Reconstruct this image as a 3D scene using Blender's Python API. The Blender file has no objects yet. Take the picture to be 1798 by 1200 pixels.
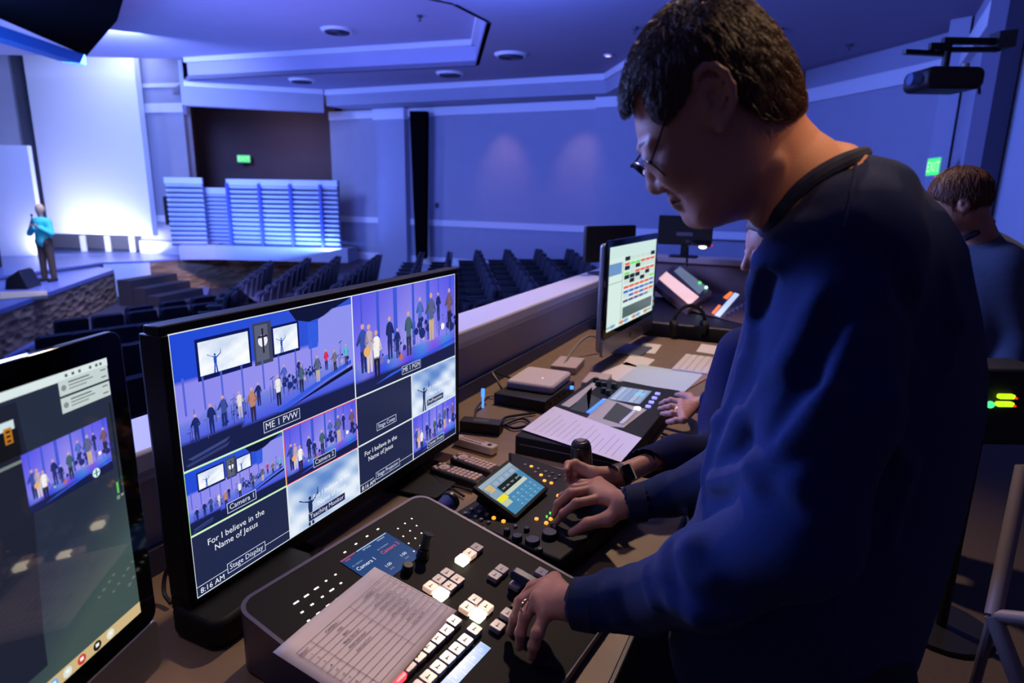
import bpy, bmesh, math, random
import numpy as np
from mathutils import Vector, Matrix
random.seed(7); rng = np.random.RandomState(7)
C = bpy.context.scene.collection
SC = bpy.context.scene
PI = math.pi

# ---------------------------------------------------------------- camera
FPX = 1120.0; TH = math.atan(266/FPX); RO = 0.016; YAW = math.radians(25.42); CH = 1.55
cam = bpy.data.cameras.new('camera'); co = bpy.data.objects.new('camera', cam); C.objects.link(co)
cam.sensor_width = 36; cam.lens = FPX*36/1798; cam.clip_start = 0.05; cam.clip_end = 200
co.matrix_world = (Matrix.Translation((0, 0, CH)) @ Matrix.Rotation(YAW, 4, 'Z') @
                   Matrix.Rotation(PI/2-TH, 4, 'X') @ Matrix.Rotation(RO, 4, 'Z'))
cam.dof.use_dof = True; cam.dof.focus_distance = 1.35; cam.dof.aperture_fstop = 4.0
SC.camera = co
# ---------------------------------------------------------------- world, exposure, lights
SC.view_settings.view_transform = 'Standard'; SC.view_settings.look = 'None'
SC.view_settings.exposure = 0; SC.view_settings.gamma = 1; SC.view_settings.use_curve_mapping = False
SC.cycles.use_denoising = True
SC.cycles.max_bounces = 6
w = bpy.data.worlds.new('world'); SC.world = w; w.use_nodes = True
w.node_tree.nodes['Background'].inputs[0].default_value = (0.085, 0.07, 0.20, 1)
w.node_tree.nodes['Background'].inputs[1].default_value = 0.42

# ---------------------------------------------------------------- photo measurements -> places
def camdir(x, y):
    u = x-899; v = 600-y; c, s = math.cos(RO), math.sin(RO)
    a, b = u*c-v*s, u*s+v*c
    ct, st = math.cos(TH), math.sin(TH)
    d = (a, FPX*ct+b*st, -FPX*st+b*ct)
    cy, sy = math.cos(YAW), math.sin(YAW)
    return Vector((cy*d[0]-sy*d[1], sy*d[0]+cy*d[1], d[2]))/FPX
EYE = Vector((0, 0, CH)); FH = Vector((-math.sin(YAW), math.cos(YAW), 0)); RH = Vector((math.cos(YAW), math.sin(YAW), 0))
def onz(x, y, z): r = camdir(x, y); return EYE+r*((z-CH)/r.z)
def onx(x, y, a): r = camdir(x, y); return EYE+r*(a/r.x)
def ony(x, y, a): r = camdir(x, y); return EYE+r*(a/r.y)
def onp(x, y, p, n): r = camdir(x, y); return EYE+r*((Vector(p)-EYE).dot(n)/r.dot(n))
def at(x, y, d): r = camdir(x, y); return EYE+r*(d/r.dot(FH))

def light(name, kind, loc, target, energy, color, size=0.3, spot=60, blend=0.6, size_y=None, spread=None):
    l = bpy.data.lights.new(name, kind); l.energy = energy; l.color = color
    if kind == 'AREA':
        l.shape = 'RECTANGLE'; l.size = size; l.size_y = size_y or size
        if spread: l.spread = math.radians(spread)
    else:
        l.shadow_soft_size = size
    if kind == 'SPOT': l.spot_size = math.radians(spot); l.spot_blend = blend
    o = bpy.data.objects.new(name, l); C.objects.link(o); o.location = loc
    o.rotation_euler = (Vector(target)-Vector(loc)).to_track_quat('-Z', 'Y').to_euler()
    return o
WARM = (1.0, 0.62, 0.36); BLUE = (0.10, 0.20, 1.0); LAV = (0.35, 0.38, 1.0)


light('stage_wash', 'AREA', (-14.0, 9.0, 4.3), at(210, 420, 19), 900, (.26, .36, 1.0), 2.0)
light('stage_uplight', 'AREA', at(165, 440, 19.6), at(165, 340, 20.6), 130, (.66, .70, 1.0), 3.2, size_y=.3)
light('stage_toplight', 'AREA', at(150, 60, 19.0), at(150, 300, 20.6), 70, (.5, .58, 1.0), 3.0, size_y=.4)
light('stone_spot', 'SPOT', (-13.0, 6.5, 4.0), at(170, 510, 14.8), 1500, (1, .62, .38), .1, 34, .9)
light('ramp_spot', 'SPOT', (-12.0, 10.5, 4.0), at(330, 475, 19), 1300, (1, .66, .55), .1, 22, .9)
light('house_blue', 'AREA', (-10.0, 5.0, 4.0), (-5.0, 15.0, 1.5), 1100, (.12, .22, 1.0), 3.0)
light('house_blue_up', 'AREA', (-9.0, 8.0, -.3), (-6.5, 12.0, 4.4), 520, (.27, .27, 1.0), 4.0)
light('house_blue_right', 'AREA', (-4.0, 7.0, 3.9), (.5, 15.0, 2.0), 600, (.12, .22, 1.0), 2.0)
light('louvre_glow', 'AREA', at(450, 440, 18.3), at(450, 350, 19.2), 300, (.10, .20, 1.0), 5.0, size_y=.2)
light('recess_light', 'POINT', at(470, 230, 20.5), (0, 0, 0), 30, (1, .7, .6), .15)
light('front_blue', 'AREA', (-4.5, 1.6, 2.6), (-.2, .9, 1.5), 340, (.22, .32, 1.0), 1.4)
light('booth_spot', 'SPOT', (-1.0, 3.4, 3.9), (-.75, 2.2, .7), 330, (1, .72, .52), .08, 80, .7)
light('neck_spot', 'SPOT', (1.3, .2, 3.4), (.02, 1.0, 1.66), 230, (1, .56, .24), .05, 11, .9)
light('hair_spot', 'SPOT', (.9, 1.9, 3.6), (-.1, .9, 1.72), 110, (1, .62, .35), .05, 14, .9)
light('near_desk_spot', 'SPOT', (-1.5, .1, 3.4), (-.70, 1.0, .8), 33, (1, .80, .80), .1, 34, .8)
for wx in (-7.9, -5.7):
    light('wall_spot', 'SPOT', (wx, 15.0, 3.7), (wx, 16.0, 1.8), 45, (1, .55, .50), .1, 60, 1.0)
light('header_fill', 'AREA', (-11.6, 5.6, 2.6), onz(70, 80, 4.0), 90, (.05, .35, 1.0), 1.0)  # unseen fill, added to brighten the blue header

# ---------------------------------------------------------------- materials
def lin(c):
    return tuple(((v/255)/12.92 if v/255 <= .04045 else (((v/255)+.055)/1.055)**2.4) for v in c[:3])
_M = {}
def mat(name, rgb, rough=0.5, metal=0.0, noise=0.0, nscale=40, bump=0.0, bscale=200, emit=None, estr=1.0, spec=None, sheen=0, coat=0, sss=0, trans=0):
    """rgb in 0..255 display values"""
    if name in _M: return _M[name]
    m = bpy.data.materials.new(name); m.use_nodes = True; nt = m.node_tree; b = nt.nodes['Principled BSDF']
    col = lin(rgb)+(1,)
    b.inputs['Base Color'].default_value = col; b.inputs['Roughness'].default_value = rough; b.inputs['Metallic'].default_value = metal
    if spec is not None: b.inputs['Specular IOR Level'].default_value = spec
    if sheen: b.inputs['Sheen Weight'].default_value = sheen; b.inputs['Sheen Roughness'].default_value = .5
    if coat: b.inputs['Coat Weight'].default_value = coat
    if sss:
        b.inputs['Subsurface Weight'].default_value = sss; b.inputs['Subsurface Radius'].default_value = (.01, .004, .002); b.inputs['Subsurface Scale'].default_value = 1
    if trans: b.inputs['Transmission Weight'].default_value = trans
    if emit:
        b.inputs['Emission Color'].default_value = lin(emit)+(1,); b.inputs['Emission Strength'].default_value = estr
    tc = nt.nodes.new('ShaderNodeTexCoord')
    if noise:
        n = nt.nodes.new('ShaderNodeTexNoise'); n.inputs['Scale'].default_value = nscale; n.inputs['Detail'].default_value = 4
        r = nt.nodes.new('ShaderNodeMixRGB'); r.blend_type = 'MULTIPLY'; r.inputs[0].default_value = noise
        r.inputs[1].default_value = col
        nt.links.new(tc.outputs['Object'], n.inputs['Vector']); nt.links.new(n.outputs['Fac'], r.inputs[2]); nt.links.new(r.outputs[0], b.inputs['Base Color'])
    if bump:
        n = nt.nodes.new('ShaderNodeTexNoise'); n.inputs['Scale'].default_value = bscale; n.inputs['Detail'].default_value = 5
        bp = nt.nodes.new('ShaderNodeBump'); bp.inputs['Strength'].default_value = bump; bp.inputs['Distance'].default_value = 0.002
        nt.links.new(tc.outputs['Object'], n.inputs['Vector']); nt.links.new(n.outputs['Fac'], bp.inputs['Height']); nt.links.new(bp.outputs[0], b.inputs['Normal'])
    _M[name] = m; return m
def screen_mat(name, gloss=0.08, strength=1.0):
    if name in _M: return _M[name]
    m = bpy.data.materials.new(name); m.use_nodes = True; nt = m.node_tree; b = nt.nodes['Principled BSDF']
    b.inputs['Base Color'].default_value = (0.004, 0.004, 0.005, 1); b.inputs['Roughness'].default_value = gloss
    if gloss >= .2: b.inputs['Specular IOR Level'].default_value = .12
    a = nt.nodes.new('ShaderNodeVertexColor'); a.layer_name = 'Col'
    nt.links.new(a.outputs['Color'], b.inputs['Emission Color']); b.inputs['Emission Strength'].default_value = strength
    _M[name] = m; return m
def stone_mat():
    m = bpy.data.materials.new('stacked_stone'); m.use_nodes = True; nt = m.node_tree; b = nt.nodes['Principled BSDF']
    tc = nt.nodes.new('ShaderNodeTexCoord'); mp = nt.nodes.new('ShaderNodeMapping'); mp.inputs['Scale'].default_value = (2.2, 2.2, 5.5)
    v = nt.nodes.new('ShaderNodeTexVoronoi'); v.inputs['Scale'].default_value = 1.4
    cr = nt.nodes.new('ShaderNodeMixRGB'); cr.inputs[1].default_value = lin((98, 74, 52))+(1,); cr.inputs[2].default_value = lin((165, 132, 96))+(1,)
    nt.links.new(tc.outputs['Object'], mp.inputs[0]); nt.links.new(mp.outputs[0], v.inputs['Vector']); nt.links.new(v.outputs['Color'], cr.inputs[0])
    nt.links.new(cr.outputs[0], b.inputs['Base Color']); b.inputs['Roughness'].default_value = .85
    bp = nt.nodes.new('ShaderNodeBump'); bp.inputs['Distance'].default_value = .05; nt.links.new(v.outputs['Distance'], bp.inputs['Height']); nt.links.new(bp.outputs[0], b.inputs['Normal'])
    return m

# ---------------------------------------------------------------- mesh building
class MB:
    def __init__(s): s.v = []; s.f = []; s.c = []; s.col = (1, 1, 1)
    def add(s, vs, fs, M=None):
        n = len(s.v)
        s.v += [tuple((M @ Vector(p)) if M is not None else p) for p in vs]
        s.f += [tuple(n+i for i in f) for f in fs]; s.c += [s.col]*len(fs); return s
    def box(s, c, d, rz=0, M=None):
        x, y, z = d[0]/2, d[1]/2, d[2]/2
        vs = [(-x,-y,-z),(x,-y,-z),(x,y,-z),(-x,y,-z),(-x,-y,z),(x,-y,z),(x,y,z),(-x,y,z)]
        T = Matrix.Translation(c) @ Matrix.Rotation(rz, 4, 'Z')
        if M is not None: T = M @ T
        return s.add(vs, [(3,2,1,0),(4,5,6,7),(0,1,5,4),(1,2,6,5),(2,3,7,6),(3,0,4,7)], T)
    def prism(s, poly, z0, z1, M=None):
        """poly: list of (x,y) ; z0/z1 scalars or lists"""
        n = len(poly); a = z0 if isinstance(z0, (list, tuple)) else [z0]*n; b = z1 if isinstance(z1, (list, tuple)) else [z1]*n
        area = sum(poly[i][0]*poly[(i+1) % n][1]-poly[(i+1) % n][0]*poly[i][1] for i in range(n))
        if area < 0: poly = poly[::-1]; a = a[::-1]; b = b[::-1]
        vs = [(p[0], p[1], a[i]) for i, p in enumerate(poly)]+[(p[0], p[1], b[i]) for i, p in enumerate(poly)]
        fs = [tuple(range(n))[::-1], tuple(range(n, 2*n))]+[(i, (i+1) % n, n+(i+1) % n, n+i) for i in range(n)]
        return s.add(vs, fs, M)
    def cyl(s, p0, p1, r0, r1=None, n=20, cap=True):
        r1 = r0 if r1 is None else r1; p0 = Vector(p0); p1 = Vector(p1); d = (p1-p0).normalized()
        a = d.orthogonal().normalized(); b = d.cross(a)
        vs = [tuple(p+(a*math.cos(t)+b*math.sin(t))*r) for p, r in ((p0, r0), (p1, r1)) for t in [2*PI*i/n for i in range(n)]]
        fs = [(i, (i+1) % n, n+(i+1) % n, n+i) for i in range(n)]
        if cap: fs += [tuple(range(n))[::-1], tuple(range(n, 2*n))]
        return s.add(vs, fs)
    def tube(s, pts, r, n=8, closed=False):
        pts = [Vector(p) for p in pts]; m = len(pts); vs = []; prev = None
        for i, p in enumerate(pts):
            if closed: d = (pts[(i+1) % m]-pts[i-1]).normalized()
            else: d = (pts[min(i+1, m-1)]-pts[max(i-1, 0)]).normalized()
            if prev is None: a = d.orthogonal().normalized()
            else: a = (prev-d*prev.dot(d)); a = a.normalized() if a.length > 1e-6 else d.orthogonal().normalized()
            prev = a; b = d.cross(a); rr = r[i] if isinstance(r, (list, tuple)) else r
            vs += [tuple(p+(a*math.cos(2*PI*k/n)+b*math.sin(2*PI*k/n))*rr) for k in range(n)]
        fs = []
        for i in range(m if closed else m-1):
            j = (i+1) % m
            fs += [(i*n+k, i*n+(k+1) % n, j*n+(k+1) % n, j*n+k) for k in range(n)]
        if not closed: fs += [tuple(range(n))[::-1], tuple(range((m-1)*n, m*n))]
        return s.add(vs, fs)
    def ball(s, c, r, nu=16, nv=10, M=None):
        r = (r, r, r) if not isinstance(r, (tuple, list)) else r
        vs = [(c[0], c[1], c[2]+r[2])]; 
        for j in range(1, nv):
            t = PI*j/nv
            vs += [(c[0]+r[0]*math.sin(t)*math.cos(2*PI*i/nu), c[1]+r[1]*math.sin(t)*math.sin(2*PI*i/nu), c[2]+r[2]*math.cos(t)) for i in range(nu)]
        vs.append((c[0], c[1], c[2]-r[2])); fs = [(0, 1+i, 1+(i+1) % nu) for i in range(nu)]
        for j in range(nv-2):
            fs += [(1+j*nu+i, 1+(j+1)*nu+i, 1+(j+1)*nu+(i+1) % nu, 1+j*nu+(i+1) % nu) for i in range(nu)]
        L = len(vs)-1; o = 1+(nv-2)*nu; fs += [(L, o+(i+1) % nu, o+i) for i in range(nu)]
        return s.add(vs, fs, M)
    def quad(s, a, b, c, d): return s.add([tuple(a), tuple(b), tuple(c), tuple(d)], [(0, 1, 2, 3)])
    def rbox(s, c, d, r, axis='z', seg=5, M=None):
        """box with corners rounded about one axis"""
        ax = {'z': (0, 1, 2), 'y': (0, 2, 1), 'x': (1, 2, 0)}[axis]
        w_, h_, t_ = d[ax[0]], d[ax[1]], d[ax[2]]
        pts = []
        for cx, cy, a0 in ((w_/2-r, h_/2-r, 0), (-w_/2+r, h_/2-r, 90), (-w_/2+r, -h_/2+r, 180), (w_/2-r, -h_/2+r, 270)):
            for k in range(seg+1):
                a = math.radians(a0+90*k/seg); pts.append((cx+r*math.cos(a), cy+r*math.sin(a)))
        n = len(pts); vs = []
        for t in (-t_/2, t_/2):
            for p in pts:
                q = [0, 0, 0]; q[ax[0]] = p[0]; q[ax[1]] = p[1]; q[ax[2]] = t
                vs.append((q[0]+c[0], q[1]+c[1], q[2]+c[2]))
        fs = [tuple(range(n))[::-1], tuple(range(n, 2*n))]+[(i, (i+1) % n, n+(i+1) % n, n+i) for i in range(n)]
        return s.add(vs, fs, M)
    def build(s, name, material, parent=None, bevel=0, smooth=True, angle=35, seg=2, colors=False, loc=None):
        me = bpy.data.meshes.new(name); me.from_pydata(s.v, [], s.f); me.update()
        if colors:
            a = me.color_attributes.new('Col', 'FLOAT_COLOR', 'CORNER')
            buf = []
            for f, c in zip(s.f, s.c):
                if isinstance(c[0], (tuple, list)): buf += [v for k in range(len(f)) for v in (*c[k], 1)]
                else: buf += [*c, 1]*len(f)
            a.data.foreach_set('color', buf)
        else:
            bm = bmesh.new(); bm.from_mesh(me); bmesh.ops.recalc_face_normals(bm, faces=bm.faces); bm.to_mesh(me); bm.free()
        if smooth and not colors:
            me.polygons.foreach_set('use_smooth', [True]*len(me.polygons)); me.set_sharp_from_angle(angle=math.radians(angle))
        me.materials.append(material)
        o = bpy.data.objects.new(name, me); C.objects.link(o)
        if parent is not None: o.parent = parent
        if loc is not None: o.location = loc
        if bevel:
            b = o.modifiers.new('bevel', 'BEVEL'); b.width = bevel; b.segments = seg; b.limit_method = 'ANGLE'; b.angle_limit = math.radians(40)
            b.harden_normals = False
        return o
def tag(o, label=None, cat=None, group=None, kind=None):
    if label: o['label'] = label
    if cat: o['category'] = cat
    if group: o['group'] = group
    if kind: o['kind'] = kind
    return o
def thing(name, label, cat, loc=(0, 0, 0), rz=0, group=None, M=None):
    o = bpy.data.objects.new(name, None); C.objects.link(o); o.empty_display_size = .05
    if M is not None: o.matrix_world = M
    else: o.location = loc; o.rotation_euler = (0, 0, rz)
    return tag(o, label, cat, group)
def under(ch, part):
    """make ch a sub-part of part (both were built in the same coordinates)"""
    ch.parent = part; ch.matrix_parent_inverse = Matrix(); return ch
def struct(name, mb, m, **k):
    return tag(mb.build(name, m, **k), kind='structure')
def copy_tree(o, parent=None):
    c = o.copy(); C.objects.link(c)
    if parent is not None: c.parent = parent
    for ch in [x for x in C.objects if x.parent == o]: copy_tree(ch, c)
    return c
def frame(o, x, y):
    """matrix from origin, x axis, approx y axis"""
    x = Vector(x).normalized(); z = x.cross(Vector(y)).normalized(); y = z.cross(x)
    M = Matrix((x, y, z)).transposed().to_4x4(); M.translation = Vector(o); return M

# ---------------------------------------------------------------- text
_T = {}
def text_mesh(s):
    if s in _T: return _T[s]
    cu = bpy.data.curves.new('t', 'FONT'); cu.body = s; cu.size = 1; cu.resolution_u = 2
    o = bpy.data.objects.new('t', cu); C.objects.link(o)
    dg = bpy.context.evaluated_depsgraph_get(); me = o.evaluated_get(dg).to_mesh()
    vs = [(v.co.x, v.co.y) for v in me.vertices]; fs = [tuple(p.vertices) for p in me.polygons]
    o.evaluated_get(dg).to_mesh_clear(); bpy.data.objects.remove(o); bpy.data.curves.remove(cu)
    x0 = min(v[0] for v in vs); x1 = max(v[0] for v in vs)
    _T[s] = ([(x-x0, y) for x, y in vs], fs, x1-x0); return _T[s]
class Canvas(MB):
    """flat picture in local X (right) Z (up); layers step towards the viewer (-Y)"""
    def __init__(s, step=0.00012): super().__init__(); s.L = 0; s.step = step; s.x0 = 0; s.y0 = 0; s.w = 1; s.h = 1
    def sub(s, x0, y0, x1, y1): s.x0, s.y0, s.w, s.h = x0, y0, x1-x0, y1-y0; return s
    def lay(s, n): s.L = n; return s
    def P(s, x, y): return (s.x0+x*s.w, -s.L*s.step, s.y0+y*s.h)
    def poly(s, pts, c): s.col = lin(c); s.add([s.P(*p) for p in pts], [tuple(range(len(pts)))]); return s
    def rect(s, x0, y0, x1, y1, c): return s.poly([(x0, y0), (x1, y0), (x1, y1), (x0, y1)], c)
    def edge(s, x0, y0, x1, y1, t, c):
        tx, ty = t/s.w, t/s.h
        s.rect(x0, y0, x1, y0+ty, c); s.rect(x0, y1-ty, x1, y1, c); s.rect(x0, y0, x0+tx, y1, c); s.rect(x1-tx, y0, x1, y1, c); return s
    def disc(s, x, y, r, c, n=12, ry=None):
        ry = ry or r*s.w/s.h
        return s.poly([(x+r*math.cos(2*PI*i/n), y+ry*math.sin(2*PI*i/n)) for i in range(n)], c)
    def grid(s, nx, ny, fn, x0=0, y0=0, x1=1, y1=1):
        vs = []; cs = []
        for j in range(ny+1):
            for i in range(nx+1):
                u, v = i/nx, j/ny; vs.append(s.P(x0+(x1-x0)*u, y0+(y1-y0)*v)); cs.append(lin(tuple(max(0, min(255, q)) for q in fn(u, v))))
        b = len(s.v); s.v += vs
        for j in range(ny):
            for i in range(nx):
                k = (j*(nx+1)+i, j*(nx+1)+i+1, (j+1)*(nx+1)+i+1, (j+1)*(nx+1)+i)
                s.f.append(tuple(b+q for q in k)); s.c.append(tuple(cs[q] for q in k))
        return s
    def text(s, t, x, y, h, c, center=False, rot=0, wf=1.0):
        vs, fs, w_ = text_mesh(t); k = h/0.7
        X, _, Y = s.P(x, y); ox = -w_*k*wf/2 if center else 0; cr, sr = math.cos(rot), math.sin(rot)
        s.col = lin(c)
        s.add([(X+(ox+vx*k*wf)*cr-vy*k*sr, -s.L*s.step, Y+(ox+vx*k*wf)*sr+vy*k*cr) for vx, vy in vs], fs); return w_*k*wf

# ---------------------------------------------------------------- implicit surfaces
def project_px(P):
    """world points (N,3) -> px, py, forward depth"""
    p = P-np.array([0, 0, CH]); cy, sy = math.cos(YAW), math.sin(YAW); ct, st = math.cos(TH), math.sin(TH)
    a = cy*p[..., 0]+sy*p[..., 1]; f = -sy*p[..., 0]+cy*p[..., 1]; z = p[..., 2]
    g = f*ct-z*st; h = f*st+z*ct; uu = a/g*FPX; vv = h/g*FPX; c, s = math.cos(RO), math.sin(RO)
    return 899+uu*c+vv*s, 600-(-uu*s+vv*c), f
def poly_sd(poly, X, Y):
    """signed distance, positive inside"""
    d = np.full(X.shape, 1e18, np.float32); ins = np.zeros(X.shape, bool); n = len(poly)
    for i in range(n):
        x0, y0 = poly[i]; x1, y1 = poly[(i+1) % n]; ex, ey = x1-x0, y1-y0; wx, wy = X-x0, Y-y0
        t = np.clip((wx*ex+wy*ey)/(ex*ex+ey*ey), 0, 1); d = np.minimum(d, (wx-ex*t)**2+(wy-ey*t)**2)
        if y0 != y1:
            c = ((y0 <= Y) & (y1 > Y)) | ((y1 <= Y) & (y0 > Y)); ins ^= c & (X < x0+(Y-y0)/(y1-y0)*ex)
    d = np.sqrt(d); return np.where(ins, d, -d)
class SDF:
    def __init__(s, lo, hi, h):
        s.lo = np.array(lo, float); s.h = h; s.n = [int(math.ceil((b-a)/h))+1 for a, b in zip(lo, hi)]
        s.f = np.full(s.n, 1e3, np.float32)
    def _sl(s, lo, hi):
        a = [max(0, int((l-o)/s.h)) for l, o in zip(lo, s.lo)]; b = [min(n, int((x-o)/s.h)+2) for x, o, n in zip(hi, s.lo, s.n)]
        if any(y-x < 1 for x, y in zip(a, b)): return None, None
        g = np.meshgrid(*[s.lo[i]+s.h*np.arange(a[i], b[i]) for i in range(3)], indexing='ij')
        return tuple(slice(x, y) for x, y in zip(a, b)), np.stack(g, -1).astype(np.float32)
    def _put(s, sl, d, k, op='u'):
        f = s.f[sl]
        if op == 'u':
            if k > 0: hh = np.clip(.5+.5*(f-d)/k, 0, 1); r = f*(1-hh)+d*hh-k*hh*(1-hh); r = np.where(f > 100, d, r)
            else: r = np.minimum(f, d)
        else:
            d = -d
            if k > 0: hh = np.clip(.5-.5*(f-d)/k, 0, 1); r = f*(1-hh)+d*hh+k*hh*(1-hh); r = np.where(f > 100, f, r)
            else: r = np.maximum(f, d)
        s.f[sl] = r
    def cap(s, p0, p1, r0, r1=None, k=.01, op='u'):
        r1 = r0 if r1 is None else r1; p0 = np.array(p0, float); p1 = np.array(p1, float); m = max(r0, r1)+k+3*s.h
        sl, G = s._sl(np.minimum(p0, p1)-m, np.maximum(p0, p1)+m)
        if sl is None: return s
        ab = p1-p0; t = np.clip(((G-p0) @ ab)/max(ab @ ab, 1e-12), 0, 1)
        d = np.linalg.norm(G-(p0+t[..., None]*ab), axis=-1)-(r0+(r1-r0)*t); s._put(sl, d, k, op); return s
    def chain(s, pts, rs, k=.01, op='u'):
        for i in range(len(pts)-1): s.cap(pts[i], pts[i+1], rs[i], rs[i+1], k, op)
        return s
    def ell(s, c, r, R=None, k=.01, op='u'):
        c = np.array(c, float); r = np.array(r, float); m = r.max()+k+3*s.h
        sl, G = s._sl(c-m, c+m)
        if sl is None: return s
        q = G-c
        if R is not None: q = q @ np.array(R)
        k0 = np.linalg.norm(q/r, axis=-1); k1 = np.linalg.norm(q/(r*r), axis=-1)+1e-9
        s._put(sl, k0*(k0-1)/k1, k, op); return s
    def fn(s, func, lo, hi, k=.01, op='u'):
        sl, G = s._sl(lo, hi)
        if sl is not None: s._put(sl, func(G).astype(np.float32), k, op)
        return s
    def mesh(s):
        """surface nets"""
        f = s.f; g = f < 0; n = np.array(f.shape)
        c = [g[i:n[0]-1+i, j:n[1]-1+j, k:n[2]-1+k] for i in (0, 1) for j in (0, 1) for k in (0, 1)]
        cnt = sum(x.astype(np.int8) for x in c); act = (cnt > 0) & (cnt < 8)
        idx = np.full(act.shape, -1, np.int64); A = np.argwhere(act); idx[act] = np.arange(len(A))
        acc = np.zeros((len(A), 3)); num = np.zeros(len(A))
        cr = [(i, j, k) for i in (0, 1) for j in (0, 1) for k in (0, 1)]
        for a in range(8):
            for b in range(a+1, 8):
                if sum(abs(x-y) for x, y in zip(cr[a], cr[b])) != 1: continue
                fa = f[tuple((A+cr[a]).T)]; fb = f[tuple((A+cr[b]).T)]; m = (fa < 0) != (fb < 0)
                t = np.where(m, fa/np.where(m, fa-fb, 1), 0)
                acc += m[:, None]*(np.array(cr[a])+t[:, None]*(np.array(cr[b])-np.array(cr[a]))); num += m
        V = s.lo+s.h*(A+acc/num[:, None]); F = []
        for ax in range(3):
            o = [1 if i == ax else 0 for i in range(3)]; b_, c_ = [i for i in range(3) if i != ax]
            g0 = g[tuple(slice(0, n[i]-o[i]) for i in range(3))]; g1 = g[tuple(slice(o[i], n[i]) for i in range(3))]
            E = np.argwhere(g0 != g1); E = E[(E[:, b_] > 0) & (E[:, c_] > 0) & (E[:, b_] < n[b_]-1) & (E[:, c_] < n[c_]-1)]
            if not len(E): continue
            fl = g0[tuple(E.T)]; q = []
            for db, dc in ((1, 1), (0, 1), (0, 0), (1, 0)):
                e = E.copy(); e[:, b_] -= db; e[:, c_] -= dc; q.append(idx[tuple(e.T)])
            q = np.stack(q, 1)
            if ax == 1: fl = ~fl
            q[~fl] = q[~fl][:, ::-1]; F.append(q)
        return V, np.concatenate(F)
def np_mesh(name, parts, material, parent=None, sm=0):
    V = []; F = []; n = 0
    for v, f in parts: V.append(v); F.append(f+n); n += len(v)
    V = np.concatenate(V); F = np.concatenate(F)
    me = bpy.data.meshes.new(name); me.vertices.add(len(V)); me.vertices.foreach_set('co', V.astype(np.float32).ravel())
    me.loops.add(len(F)*4); me.loops.foreach_set('vertex_index', F.astype(np.int32).ravel())
    me.polygons.add(len(F)); me.polygons.foreach_set('loop_start', np.arange(0, len(F)*4, 4, dtype=np.int32))
    me.update(calc_edges=True); me.validate(); me.polygons.foreach_set('use_smooth', [True]*len(me.polygons)); me.materials.append(material)
    o = bpy.data.objects.new(name, me); C.objects.link(o)
    if parent is not None: o.parent = parent; o.matrix_parent_inverse = parent.matrix_basis.inverted()
    if sm:
        s_ = o.modifiers.new('smooth', 'SMOOTH'); s_.factor = .5; s_.iterations = sm
    return o
def inflate(poly, dc, T, R, dfun=None):
    """round body whose outline, seen from the side it was measured from, is poly; T half thickness, R rounding radius (m)"""
    def f(G):
        x, y, d = project_px(G); s_ = poly_sd(poly, x, y)*d/FPX
        c = dc if dfun is None else dfun(x, y)
        e = 1-np.minimum(1, s_/R); return (np.sqrt(((d-c)/T)**2+e*e)-1)*min(T, R)
    return f

# ================================================================ ROOM SHELL
M_wall = mat('painted_wall', (150, 152, 172), .85, noise=.12, nscale=3)
M_recess_shade = mat('shaded_recess_wall', (92, 76, 82), .85, noise=.2, nscale=3)  # same wall paint, the recess shade put into a darker colour
M_trim = mat('white_trim_paint', (205, 205, 215), .6)
M_ceil = mat('ceiling_paint', (140, 136, 160), .9, noise=.1, nscale=2)
M_tray = mat('tray_ceiling_paint', (165, 162, 190), .9, noise=.1, nscale=2)
M_carpet = mat('booth_carpet', (92, 78, 74), .95, noise=.5, nscale=90, bump=.5, bscale=400)
M_carpetA = mat('auditorium_carpet', (60, 56, 70), .95, noise=.4, nscale=60)
M_floorS = mat('stage_floor', (112, 124, 178), .35, noise=.15, nscale=5)
M_stagew = mat('white_stage_panel', (225, 225, 235), .7)
M_black = mat('black_scrim', (9, 8, 10), 1.0, spec=0)
M_stone = stone_mat()

def vwall(mb, a, b, z0, z1, t=.12, side=1):
    """upright wall from plan point a to b"""
    a = Vector((a[0], a[1], 0)); b = Vector((b[0], b[1], 0)); d = (b-a).normalized(); n = Vector((-d.y, d.x, 0))*t*side
    mb.prism([(a.x, a.y), (b.x, b.y), (b.x+n.x, b.y+n.y), (a.x+n.x, a.y+n.y)], z0, z1); return mb
YW = 16.0
# floors
struct('floor', MB().prism([(-1.3, -3), (5, -3), (5, 9.5), (-1.3, 9.5)], -.1, 0), M_carpet)
# auditorium floor, stepping down towards the stage
struct('floor_auditorium', MB().prism([(-24, -2), (-13, -2), (-1.35, -2), (-1.35, 17), (-13, 19), (-24, 24)], -2.4, [-1.62, -1.62, -.45, -.45, -1.62, -1.62])
       , M_carpetA, angle=5)
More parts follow.
